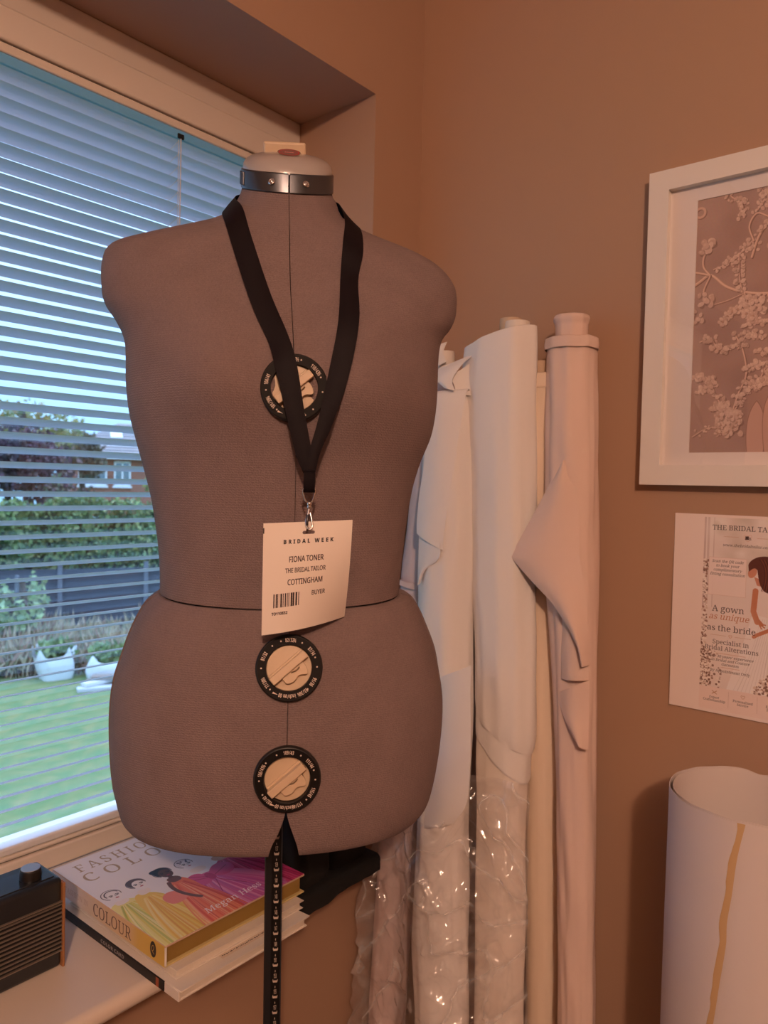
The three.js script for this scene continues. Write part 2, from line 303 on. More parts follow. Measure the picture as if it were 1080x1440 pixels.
  // dials
  const dials = [
    [1.4008, [[92, '108/42½ •'], [38, '110/43½ •'], [-7, '•'], [-48, '•'], [-78, '116/45¾'], [165, '104/41'], [187, '•'], [-142, '• 101/39¾']], -0.02],
    [1.1011, [[88, '82/32¾'], [63, '•'], [33, '87/34 •'], [2, '•'], [-30, '91/36'], [-48, '•'], [-80, '93/36¾ inch/cm 00'], [155, '81/32'], [128, '•'], [108, '•'], [180, '•'], [-145, '• 77/30¼']], -0.2],
    [0.9831, [[88, '109/43'], [62, '•'], [33, '111/44 •'], [0, '•'], [-28, '115/45'], [-46, '•'], [-68, '117/46'], [-96, 'inch/cm 00'], [155, '106/41¾ •'], [113, '•'], [180, '•'], [-150, '•'], [-134, '102/40']], 0.0],
  ];
  const P2 = (a) => a.map((q) => new THREE.Vector2(...q));
  for (const [y, words, pitch] of dials) {
    const u = 0.0128, w = frontW(u, y);
    const ringG = new THREE.LatheGeometry(P2([[0.0248, -0.006], [0.0248, 0.0018], [0.0256, 0.0026], [0.0340, 0.0026], [0.0356, 0.0016], [0.0362, -0.001], [0.0360, -0.012], [0.0, -0.012]]), 64).rotateX(Math.PI / 2);
    const d = part(form, 'dial', ringG, M.black); d.position.set(u, y, w + 0.0034); d.rotation.set(pitch, 0.0, 0);
    const tex = canvasTex(512, 512, (g, W) => {
      g.fillStyle = '#161110'; g.fillRect(0, 0, W, W); g.fillStyle = '#e6d3c4'; g.textAlign = 'center'; g.textBaseline = 'middle';
      for (const [deg, text] of words) {
        const chars = [...text], step = 3.7, R = 223;
        chars.forEach((ch, k) => { const a = (deg - (k - (chars.length - 1) / 2) * step) * Math.PI / 180; g.save(); g.translate(W / 2 + R * Math.cos(a), W / 2 - R * Math.sin(a)); g.rotate(Math.PI / 2 - a); g.font = 'bold 44px sans-serif'; if (ch !== '•') g.scale(0.58, 1); g.fillText(ch, 0, 0); g.restore(); });
      }
      const a = -118 * Math.PI / 180; g.save(); g.translate(W / 2 + 228 * Math.cos(a), W / 2 - 228 * Math.sin(a)); g.rotate(Math.PI / 2 - a); g.beginPath(); g.moveTo(-24, 4); g.lineTo(24, -8); g.lineTo(24, 8); g.fill(); g.restore();
    });
    const rg = new THREE.RingGeometry(0.0252, 0.0342, 72, 1); // planar uv reaches 0.0342
    const q = part(d, 'dial_scale', rg, phys({ map: tex, roughness: 0.6, specularIntensity: 0.4 }), 'black ring printed with white size numbers'); q.position.z = 0.00285;
    part(d, 'dial_face', new THREE.LatheGeometry(P2([[0, 0], [0.0236, 0], [0.0244, -0.0006], [0.0246, -0.004], [0, -0.005]]), 48).rotateX(Math.PI / 2), M.cream, 'cream round dial face').position.z = -0.0022;
    const bar = part(d, 'dial_bar', new RoundedBoxGeometry(0.0475, 0.0088, 0.0095, 3, 0.0012), M.cream); bar.position.set(-0.0005, 0.0005, 0.0028); bar.rotation.z = 40.5 * Math.PI / 180;
    const rib = part(d, 'dial_ridge', new RoundedBoxGeometry(0.046, 0.0028, 0.0026, 2, 0.001), M.cream); rib.position.set(-0.004, 0.0047, -0.0012); rib.rotation.z = 40.5 * Math.PI / 180;
    const s = new THREE.Shape(); // wavy thumb lever with a curved slot
    s.moveTo(-0.012, 0.001); s.lineTo(-0.012, -0.006); s.bezierCurveTo(-0.011, -0.0085, -0.007, -0.0095, -0.0045, -0.0098); s.bezierCurveTo(-0.001, -0.0098, 0.001, -0.0078, 0.004, -0.0085); s.bezierCurveTo(0.008, -0.0095, 0.010, -0.0145, 0.0125, -0.0122); s.bezierCurveTo(0.0155, -0.008, 0.016, -0.004, 0.0148, 0.001); s.lineTo(-0.012, 0.001);
    const h = new THREE.Path(); h.moveTo(-0.002, -0.0012); h.bezierCurveTo(0.001, -0.0042, 0.005, -0.0048, 0.0092, -0.0035); h.bezierCurveTo(0.0105, -0.0028, 0.010, -0.0012, 0.0088, -0.0014); h.bezierCurveTo(0.005, -0.0022, 0.003, -0.0022, 0.0, 0.0); h.lineTo(-0.002, -0.0012); s.holes.push(h);
    const lv = part(d, 'dial_lever', new THREE.ExtrudeGeometry(s, { depth: 0.0046, bevelEnabled: true, bevelSize: 0.0005, bevelThickness: 0.0006, bevelSegments: 2, curveSegments: 10 }), M.cream);
    lv.position.set(0.0022, -0.0033, -0.0016); lv.rotation.z = 40.5 * Math.PI / 180;
  }

  // square pole with its printed scale, and the tripod that stands on the floor
  const PW = 0.0212;
  const pole = part(form, 'pole', new RoundedBoxGeometry(PW, 1.50, 0.012, 3, 0.0025).translate(0, 0.80, 0), phys({ color: lin(0.012, 0.013, 0.016), roughness: 0.3, clearcoat: 0.5 }));
  pole.rotation.z = 0.006; pole.position.set(0.0048, 0, 0.0);
  const scale = canvasTex(128, 2048, (g, w, h) => {
    g.fillStyle = '#0b0a0b'; g.fillRect(0, 0, w, h); g.fillStyle = '#cdbcae'; g.textAlign = 'center';
    // 0.64 m of scale, a mark every 2 cm; the numbers grow downwards
    for (let k = 0; k < 32; k++) { const y = 30 + k * 64, n = 119 + 2 * k; g.font = 'bold 25px sans-serif'; g.fillText(String(n), 66, y + 14); g.fillRect(36, y + 23, 60, 9); g.fillRect(30, y + 19, 10, 9); g.fillRect(94, y + 19, 8, 9); g.beginPath(); g.arc(66, y - 14, 5, 0, 7); g.fill(); }
  });
  const sc = part(pole, 'pole_scale', box(-0.0055, 0.0055, -0.32, 0.32, -0.0004, 0.0004), std({ map: scale, roughness: 0.35 }), 'printed height scale'); sc.position.set(0.0035, 0.722, 0.0062);
  part(pole, 'pole_edge', box(-0.0007, 0.0007, -0.75, 0.75, -0.001, 0.001), M.steel).position.set(0.0102, 0.8, 0.0056);
  part(form, 'stand_hub', new THREE.LatheGeometry(P2([[0, 0.06], [0.03, 0.06], [0.034, 0.08], [0.034, 0.17], [0.026, 0.19], [0, 0.19]]), 24), M.black);
  for (let k = 0; k < 4; k++) { const a = k * Math.PI / 2 + 0.5, c = Math.cos(a), s = Math.sin(a); part(form, 'stand_leg', tube([[0.02 * c, 0.12, 0.02 * s], [0.09 * c, 0.1, 0.09 * s], [0.17 * c, 0.04, 0.17 * s], [0.19 * c, 0.012, 0.19 * s]], 0.012, 20, 8), M.black); }
}

// ------------------------------------------------------------------ lanyard and badge on the form
{
  const t = thing('lanyard', 'black ribbon lanyard looped round the neck of the dress form with a steel clip', 'lanyard');
  t.position.set(AX[0], 0, AX[1]); t.rotation.y = FACE;
  const lift = 0.004;
  // rows: outer edge (u, y, w) and inner edge (u, y, w); w null = rest on the chest; below the bust the ribbon hangs free
  const hang = frontW(-0.075, 1.405);
  const rest = (u, y, free) => { const s = frontW(u, y) + lift; return free == null ? s : Math.max(s, free); };
  function ribbon(rows, name) {
    const m = 6, n = (rows.length - 1) * 6, C = [0, 1, 2, 3, 4, 5].map((k) => curve(rows.map((r, i) => [i, ...r]), k + 1));
    const g = slab(n, m, (i, j) => { const s = i / 6, e = j / m, v = [0, 1, 2].map((k) => lerp(C[k](s), C[k + 3](s), e)); v[2] += 0.0012 * Math.sin(e * Math.PI); return v; }, 0.0008, (i, j) => [j / m * 0.02, i * 0.01]);
    return part(t, name, g, M.ribbon);
  }
  const R = (o, i, f) => [o[0], o[1], rest(o[0], o[1], f), i[0], i[1], rest(i[0], i[1], f)];
  const collarRow = (ph, yo, yi) => { // on the neck slope, outer edge lower
    const a = body(yo, ph, -0.004), b = body(yi, ph, -0.004); return [...a, ...b];
  };
  const left = [
    collarRow(Math.PI * 1.5, 1.634, 1.648), collarRow(Math.PI * 1.3, 1.629, 1.645), collarRow(Math.PI * 1.13, 1.624, 1.641), collarRow(Math.PI * 1.03, 1.6195, 1.6375),
    R([-.0665, 1.590], [-.0480, 1.612]), R([-.0519, 1.5429], [-.0372, 1.5741]), R([-.0320, 1.4849], [-.0146, 1.5056]), R([-.0146, 1.4469], [.0050, 1.4574], hang - 0.012), R([-.0076, 1.4200], [.0144, 1.4262], hang - 0.001),
    R([.0027, 1.3791], [.0235, 1.375], hang + 0.004), R([.0147, 1.3319], [.0310, 1.3376], hang + 0.006), R([.0235, 1.3110], [.0350, 1.3120], hang + 0.007),
  ];
  const right = [
    collarRow(Math.PI * 1.5, 1.634, 1.648), collarRow(Math.PI * 1.72, 1.629, 1.645), collarRow(Math.PI * 1.9, 1.622, 1.640), collarRow(Math.PI * 1.99, 1.6165, 1.636),
    R([.0890, 1.5995], [.0700, 1.612]), R([.0885, 1.565], [.0655, 1.577]), R([.0820, 1.5280], [.0622, 1.5356]), R([.0806, 1.4747], [.0581, 1.4746], hang - 0.014), R([.0691, 1.4136], [.0487, 1.4202], hang - 0.001),
    R([.0529, 1.3629], [.0385, 1.3700], hang + 0.006), R([.0410, 1.3340], [.0300, 1.3376], hang + 0.009), R([.0359, 1.3125], [.0235, 1.3120], hang + 0.010),
  ];
  ribbon(left, 'ribbon'); ribbon(right, 'ribbon');
  const W0 = hang + 0.010; // stitched loop, swivel and hook
  part(t, 'ribbon_loop', slab(14, 4, (i, j) => { const a = i / 14 * Math.PI * 1.7 - 0.6, e = j / 4; return [lerp(0.0238, 0.0356, e), 1.3025 + 0.0115 * Math.cos(a), W0 - 0.003 + 0.006 * Math.sin(a)]; }, 0.0009), M.ribbon);
  part(t, 'ribbon_stitch', new RoundedBoxGeometry(0.0125, 0.003, 0.006, 2, 0.001).translate(0.0297, 1.3135, W0 - 0.001), M.ribbon);
  part(t, 'clip_loop', tube([[0.0240, 1.2945, W0 - 0.003], [0.0246, 1.2865, W0 - 0.003], [0.0278, 1.2805, W0 - 0.003], [0.0322, 1.2805, W0 - 0.003], [0.0352, 1.2865, W0 - 0.003], [0.0358, 1.2945, W0 - 0.003], [0.0300, 1.2962, W0 - 0.003]], 0.0009, 48, 8, true), M.chrome);
  part(t, 'clip_swivel', new THREE.LatheGeometry([[0, 0], [0.0022, 0.0002], [0.0026, 0.002], [0.0018, 0.0034], [0.0026, 0.0048], [0.0024, 0.0072], [0, 0.0078]].map((q) => new THREE.Vector2(...q)), 20).translate(0.0303, 1.2738, W0 - 0.003), M.chrome);
  part(t, 'clip_hook', tube([[0.0303, 1.2745, W0 - 0.003], [0.0290, 1.268, W0 - 0.002], [0.0272, 1.262, W0 - 0.001], [0.0278, 1.2555, W0], [0.0310, 1.2525, W0 + 0.002], [0.0335, 1.2545, W0 + 0.0015], [0.0330, 1.262, W0], [0.0313, 1.2695, W0 - 0.002]], 0.0011, 48, 8), M.chrome);
  part(t, 'clip_gate', tube([[0.0290, 1.2675, W0 - 0.001], [0.0282, 1.262, W0 + 0.001], [0.0284, 1.2565, W0 + 0.001]], 0.0013, 16, 8), M.steel);

  const badgeTex = canvasTex(1024, 1200, (g, w, h) => {
    g.fillStyle = '#f3e6da'; g.fillRect(0, 0, w, h);
    const X = (x) => (x - 203) / 655 * w, T = (text, x, y, size, font, ls = 0) => {
      g.font = font.replace('$', size); g.textBaseline = 'middle'; g.textAlign = 'left';
      g.strokeStyle = g.fillStyle; g.lineWidth = size / 24; const ws = [...text].map((c) => g.measureText(c).width + ls), sum = ws.reduce((a, b) => a + b, -ls); let p = x - sum / 2;
      [...text].forEach((c, k) => { g.fillText(c, p, y); g.strokeText(c, p, y); p += ws[k]; });
    };
    g.fillStyle = '#150c10'; T('BRIDAL WEEK', 520, 212, 60, 'bold $px sans-serif', 19);
    g.fillStyle = '#3c2622'; g.save(); g.scale(0.8, 1);
    T('FIONA TONER', 500 / 0.8, 405, 84, '$px sans-serif', -2); T('THE BRIDAL TAILOR', 496 / 0.8, 527, 70, '$px sans-serif', -2); T('COTTINGHAM', 496 / 0.8, 655, 84, '$px sans-serif', -1); T('BUYER', 656 / 0.8, 800, 70, '$px sans-serif', -1); g.restore();
    g.fillStyle = '#2c1a1e'; let x = 130; reseed(31); while (x < 425) { const b = 4 + Math.floor(rnd() * 4) * 5; g.globalAlpha = x > 275 && x < 330 ? 0.45 : 0.95; g.fillRect(x, 770, Math.min(b, 430 - x), 150); x += b + 4 + Math.floor(rnd() * 3) * 5; } g.globalAlpha = 1;
    T('TO110832', 205, 985, 42, 'bold $px sans-serif', -1);
    g.fillStyle = '#1a1214'; g.fillRect(0, 50, 12, 60);
    g.globalCompositeOperation = 'destination-out'; g.beginPath(); g.arc(515, 95, 26, 0, 7); g.fill(); g.beginPath(); g.roundRect ? g.roundRect(448, 100, 142, 36, 18) : g.rect(448, 100, 142, 36); g.fill(); g.globalCompositeOperation = 'source-over';
  });
  const B = [[-.0168, 1.2577], [.0763, 1.2628], [.0735, 1.1525], [-.0168, 1.1406]]; // corners, clockwise from top left
  const bw = hang + 0.008;
  const bp = (s, v) => { const l = [lerp(B[0][0], B[3][0], v), lerp(B[0][1], B[3][1], v)], r = [lerp(B[1][0], B[2][0], v), lerp(B[1][1], B[2][1], v)];
    return [lerp(l[0], r[0], s), lerp(l[1], r[1], s), bw + 0.004 * Math.sin(s * Math.PI) * v - 0.040 * s * s * v * v - 0.004 * s + 0.0015 * Math.sin(v * 3 + s)]; };
  const bm = std({ map: badgeTex, roughness: 0.55, alphaTest: 0.5 });
  const g = grid(40, 36, (i, j) => bp(j / 36, i / 40), (i, j) => [j / 36, 1 - i / 40]);
  const badge = solo('name_badge', g, bm, 'white card visitor badge with black lettering and barcode hanging from the lanyard clip', 'badge');
  badge.position.set(AX[0], 0, AX[1]); badge.rotation.y = FACE;
  part(badge, 'badge_back', grid(40, 36, (i, j) => { const p = bp(j / 36, i / 40); p[2] -= 0.0007; return p; }, (i, j) => [j / 36, 1 - i / 40]), std({ color: lin(0.8, 0.72, 0.66), map: badgeTex, alphaTest: 0.5 }));
}

// ------------------------------------------------------------------ rolls of fabric leaning in the corner
const CL = (r, g, b, o = {}) => phys({ color: lin(r, g, b), roughness: 0.85, sheen: 0.15, sheenColor: lin(r, g, b), sheenRoughness: 0.5, bumpMap: rep(clothBump, 30), bumpScale: 0.0002, ...o });
const K = { white: CL(0.84, 0.80, 0.77), ivory: CL(0.84, 0.76, 0.68), cream: CL(0.80, 0.66, 0.52), blush: CL(0.76, 0.58, 0.50), lilac: CL(0.72, 0.58, 0.56, { roughness: 0.45, sheen: 0.4 }), card: std({ color: lin(0.62, 0.46, 0.32), roughness: 0.9 }), mauve: CL(0.30, 0.26, 0.36) };
// cloth wound round a tube: rows [y, xLeft, xRight, zCentre], soft lengthwise folds, open rim at the top
function wound(parent, name, rows, mat, { depth = 1, fold = 0.0012, slant = 0, seedv = 1, turns = 7, bottom = 0, rim = true, wave = 0, slantB = 0, diag = 0 } = {}) {
  const ys = rows.map((r) => r[0]), yT = Math.max(...ys), last = rows.reduce((a, b) => (a[0] < b[0] ? a : b));
  const rows2 = bottom < last[0] ? [...rows, [bottom, last[1] + (last[0] - bottom) * 0.035, last[2] + (last[0] - bottom) * 0.03, last[3] + (last[0] - bottom) * 0.05]] : rows;
  const [l, r, z] = [1, 2, 3].map((k) => curve(rows2, k)), n = 72, m = 56, yB = Math.min(...rows2.map((q) => q[0]));
  const at = (i, j) => {
    const t = clamp(i - 3, 0, n) / n, inr = i < 3 ? [0.55, 0.86, 0.97][i] : slantB && i > n + 1 ? 1 - 0.015 * (i - n - 1) : 1, drop = i < 3 ? [0.03, 0.002, -0.001][i] : 0;
    let y = lerp(yT, yB, t); const a = j / m * Math.PI * 2, cx = (l(y) + r(y)) / 2, rx = (r(y) - l(y)) / 2, rz = Math.min(rx, 0.042) * depth;
    const f = 1 + fold / rx * (nz(Math.cos(a) * 2.2 + seedv, Math.sin(a) * 2.2, y * 2.1) * 1.6 + 0.7 * nz(Math.cos(a) * turns * 0.6 + seedv, Math.sin(a) * turns * 0.6, y * 5)) + diag / rx * nz(Math.cos(a - 0.6) * 1.6 + y * 7 + seedv, y * 3 - Math.sin(a) * 0.9, 9);
    const fade = sstep(1 - t, 0.75, 1);
    y += slant * Math.cos(a) * rx * fade - drop + wave * nz(Math.cos(a) * 1.5, Math.sin(a) * 1.5, seedv) * (fade + (1 - sstep(1 - t, 0, 0.12)));
    y += slantB * Math.cos(a) * rx * (1 - sstep(1 - t, 0, 0.35));
    return [cx + Math.cos(a) * rx * f * inr, y, z(clamp(y, yB, yT)) + Math.sin(a) * rz * f * inr];
  };
  return part(parent, name, grid(rim ? n + 3 : n, m, (i, j) => at(rim ? i : i + 3, m - j), (i, j) => [j / m * 0.2, i / n * (yT - yB)], true), mat);
}
function cardTube(parent, x, z, y0, y1, r, lean = 0) {
  const p = (a) => a.map((q) => new THREE.Vector2(...q));
  const g = new THREE.LatheGeometry(p([[r, 0], [r, y1 - y0], [r - 0.003, y1 - y0], [r - 0.003, Math.max(0, y1 - y0 - 0.25)], [0, Math.max(0, y1 - y0 - 0.25)]]), 32).translate(0, y0, 0);
  const o = part(parent, 'card_tube', g, K.card); o.position.set(x, 0, z); o.rotation.z = lean; return o;
}
// flap of cloth: rows of points from the left edge to the right edge
function flap(parent, name, rows, mat, { bulge = 0.004, th = 0.0012, seedv = 3, wr = 0.0012, sharp = false } = {}) {
  const n = sharp ? (rows.length - 1) * 5 : 28, m = 18, C = [0, 1, 2, 3, 4, 5].map((k) => (sharp ? (t) => { const i = Math.min(Math.floor(t + 1e-6), rows.length - 2); return lerp(rows[i][k], rows[i + 1][k], t - i); } : curve(rows.map((r, i) => [i, ...r]), k + 1)));
  return part(parent, name, slab(n, m, (i, j) => {
    const s = i / n * (rows.length - 1), e = j / m, v = [0, 1, 2].map((k) => lerp(C[k](s), C[k + 3](s), e));
    v[2] += bulge * Math.sin(e * Math.PI) + wr * nz(v[0] * 22 + seedv, v[1] * 14, seedv); return v;
  }, th, (i, j) => [j / m * 0.06, i / n * 0.2]), mat);
}
{ // A: satin roll deepest in the corner
  const t = thing('fabric_roll', 'slim lilac pink satin fabric roll half hidden behind the dress form, nearest the window', 'fabric roll');
  wound(t, 'wound_cloth', [[1.495, .0800, .1400, .062], [1.357, .0640, .1340, .068], [1.228, .0520, .1240, .074], [1.019, .0390, .1115, .083], [.80, .0300, .1000, .094], [.647, .0260, .0950, .100], [.490, .0260, .0920, .108], [.311, .0250, .090, .116]], K.lilac, { seedv: 4, fold: 0.0022, diag: 0.003 });
  flap(t, 'cloth_seam', [[.046, 1.135, .113, .105, 1.125, .116], [.044, 1.128, .114, .104, 1.115, .1175]], K.lilac, { bulge: 0.010, wr: 0.001 });
  const y = 1.535; // tube end with its twisted wrapping
  part(t, 'wrapped_tube', new THREE.LatheGeometry([[0.015, 0], [0.016, 0.02], [0.0185, 0.045], [0.017, 0.062], [0.014, 0.062], [0.013, 0.03]].map((q) => new THREE.Vector2(...q)), 28).translate(0.1145, 1.48, 0.066), K.ivory);
  part(t, 'tube_lining', new THREE.CylinderGeometry(0.0172, 0.0165, 0.018, 24, 1, true).translate(0.1145, 1.521, 0.066), K.mauve, 'purple grey wrapping on the tube end');
  flap(t, 'twisted_wrapping', [[.098, 1.548, .078, .130, 1.556, .080], [.102, 1.532, .084, .128, 1.537, .088], [.112, 1.510, .088, .134, 1.520, .086]], K.ivory, { bulge: 0.004, wr: 0.004, th: 0.0008 });
}
{ // D: cream roll between its neighbours
  const t = thing('fabric_roll', 'narrow cream fabric roll wedged behind and between the wide white and the blush rolls', 'fabric roll');
  const rows = [[1.482, .2765, .3330, .046], [1.45, .2765, .3350, .047], [1.168, .2905, .3480, .055], [.935, .3005, .3590, .061], [.703, .3105, .3690, .068], [.425, .3230, .3800, .075]];
  wound(t, 'wound_cloth', rows, K.cream, { seedv: 9, fold: 0.0008, depth: 0.92 });
  wound(t, 'rim_band', [[1.489, .2748, .3350, .0462], [1.470, .2748, .3352, .0468], [1.466, .2755, .3345, .0468]], K.cream, { seedv: 9, fold: 0.0006, bottom: 1.466, depth: 0.95 });
  cardTube(t, .2965, .046, 1.30, 1.512, .0155);
}
{ // E: blush roll at the right with a peeled corner
  const t = thing('fabric_roll', 'blush pink fabric roll with a bare tube end and a hanging peeled corner, furthest right', 'fabric roll');
  const rows = [[1.537, .3145, .3945, .051], [1.50, .3150, .3945, .053], [1.378, .3200, .4029, .059], [1.219, .3324, .4131, .067], [1.062, .3480, .4208, .075], [.951, .3600, .4259, .081], [.787, .3740, .4352, .089], [.625, .3860, .4445, .098], [.474, .3960, .4519, .106]];
  wound(t, 'wound_cloth', rows, K.blush, { seedv: 2, fold: 0.0024, diag: 0.0035 });
  wound(t, 'rolled_edge', [[1.541, .3120, .3975, .0512], [1.533, .3110, .3985, .0514], [1.524, .3122, .3975, .0517]], K.blush, { bottom: 1.524, seedv: 6, fold: 0.0016, wave: 0.002 });
  wound(t, 'inner_winding', [[1.579, .3240, .3785, .0495], [1.574, .3225, .3795, .0495], [1.565, .3255, .3775, .0495], [1.552, .3265, .3775, .050], [1.48, .3265, .3775, .052]], K.blush, { bottom: 1.48, seedv: 8, fold: 0.0012 });
  flap(t, 'peeled_corner', [
    [.368, 1.345, .094, .376, 1.345, .090], [.3475, 1.303, .104, .392, 1.303, .094], [.3215, 1.246, .115, .399, 1.246, .098], [.2970, 1.191, .128, .403, 1.200, .103], [.3349, 1.157, .128, .411, 1.165, .105], [.3738, 1.1245, .128, .417, 1.135, .107], [.4015, 1.091, .129, .4225, 1.100, .109], [.4170, 1.062, .127, .4275, 1.066, .111], [.4235, 1.035, .122, .4300, 1.036, .113]], K.blush, { bulge: 0.013, seedv: 5, sharp: true });
  flap(t, 'under_layer', [[.378, 1.13, .108, .418, 1.13, .105], [.381, 1.08, .110, .425, 1.07, .108], [.3865, 1.0085, .116, .4285, 1.012, .112]], K.blush, { bulge: 0.011, seedv: 12 });
  flap(t, 'lower_layer', [[.380, .985, .112, .4285, 1.012, .108], [.384, .965, .114, .430, .975, .110], [.402, .940, .122, .432, .932, .113], [.419, .917, .124, .434, .908, .116]], K.blush, { bulge: 0.009, seedv: 15 });
}
{ // B: white roll with hanging flaps
  const t = thing('fabric_roll', 'white fabric roll with long hanging flaps, standing between the dress form and the widest roll', 'fabric roll');
  wound(t, 'wound_cloth', [[1.452, .1360, .2000, .111], [1.428, .1290, .2060, .115], [1.355, .1240, .2130, .120], [1.233, .1265, .2200, .127], [1.040, .1330, .2290, .138], [.922, .1450, .2370, .146], [.733, .1560, .2400, .158], [.649, .1590, .2480, .164], [.548, .1600, .2560, .170], [.416, .1760, .2650, .178]], K.white, { seedv: 12, fold: 0.0025, diag: 0.003 });
  flap(t, 'hanging_flap', [[.150, 1.452, .128, .206, 1.455, .112], [.149, 1.458, .146, .207, 1.462, .128], [.146, 1.420, .1585, .205, 1.420, .140], [.148, 1.335, .165, .2020, 1.335, .153], [.1405, 1.287, .166, .1970, 1.282, .160], [.1385, 1.245, .168, .1960, 1.240, .166], [.1405, 1.2205, .170, .1945, 1.1960, .171]], K.white, { bulge: 0.006, seedv: 2 });
  flap(t, 'flap_tail', [[.1430, 1.2190, .166, .1910, 1.2080, .172], [.1440, 1.185, .168, .1890, 1.181, .174], [.1445, 1.150, .170, .1640, 1.162, .175], [.1460, 1.133, .1705, .1500, 1.136, .172]], K.white, { bulge: 0.003, seedv: 7 });
  flap(t, 'lower_flap', [[.196, .985, .184, .262, 1.018, .180], [.199, .960, .188, .2660, .975, .186], [.201, .905, .192, .2735, .900, .193], [.199, .835, .196, .2750, .840, .196], [.1960, .790, .199, .2705, .800, .199], [.1935, .7430, .202, .2495, .7670, .201]], K.white, { bulge: 0.007, seedv: 13 });
}
{ // C: the widest roll in front
  const t = thing('fabric_roll', 'widest white fabric roll with a slanting loose top, leaning in the middle of the group', 'fabric roll');
  wound(t, 'wound_cloth', [[1.550, .1760, .3030, .081], [1.523, .1735, .3050, .082], [1.451, .1700, .3084, .085], [1.355, .1840, .3137, .089], [1.284, .1935, .3164, .092], [1.131, .2110, .3250, .099], [1.004, .2250, .3340, .105], [.934, .2290, .3365, .108], [.906, .2305, .3345, .109]], K.white, { seedv: 22, fold: 0.003, slant: 0.24, bottom: 0.906, slantB: -0.58, diag: 0.003, depth: 1.0 });
  wound(t, 'inner_winding', [[.93, .2380, .3285, .109], [.852, .2385, .3270, .112], [.795, .2420, .3270, .114], [.703, .2450, .3310, .118], [.588, .2510, .3375, .123], [.430, .2590, .3450, .131]], K.ivory, { seedv: 31, fold: 0.0022, diag: 0.0015, rim: false, depth: 0.78 });
  cardTube(t, .2700, .076, 1.40, 1.582, .018, 0.01);
  part(t, 'core_wrapping', new THREE.LatheGeometry([[0.02, 0], [0.0215, 0.012], [0.0205, 0.03], [0.0195, 0.0305]].map((q) => new THREE.Vector2(...q)), 24).translate(0.268, 1.545, 0.078), K.ivory);
  wound(t, 'under_layer', [[.98, .2290, .3315, .106], [.934, .2315, .3325, .109], [.862, .2345, .3310, .1115]], K.white, { seedv: 26, fold: 0.002, slantB: -0.75, bottom: .862, rim: false, depth: 0.86 });
  flap(t, 'folded_corner', [[.1497, 1.5001, .132, .2065, 1.522, .112], [.1530, 1.489, .140, .198, 1.506, .130], [.1560, 1.479, .146, .186, 1.479, .142], [.176, 1.464, .149, .194, 1.459, .146]], K.white, { bulge: 0.003, seedv: 51, wr: 0.001 });
  flap(t, 'folded_corner', [[.174, 1.486, .136, .206, 1.512, .112], [.184, 1.470, .134, .208, 1.487, .114], [.190, 1.456, .140, .212, 1.452, .120]], K.white, { bulge: -0.004, seedv: 53, wr: 0.001 });
}
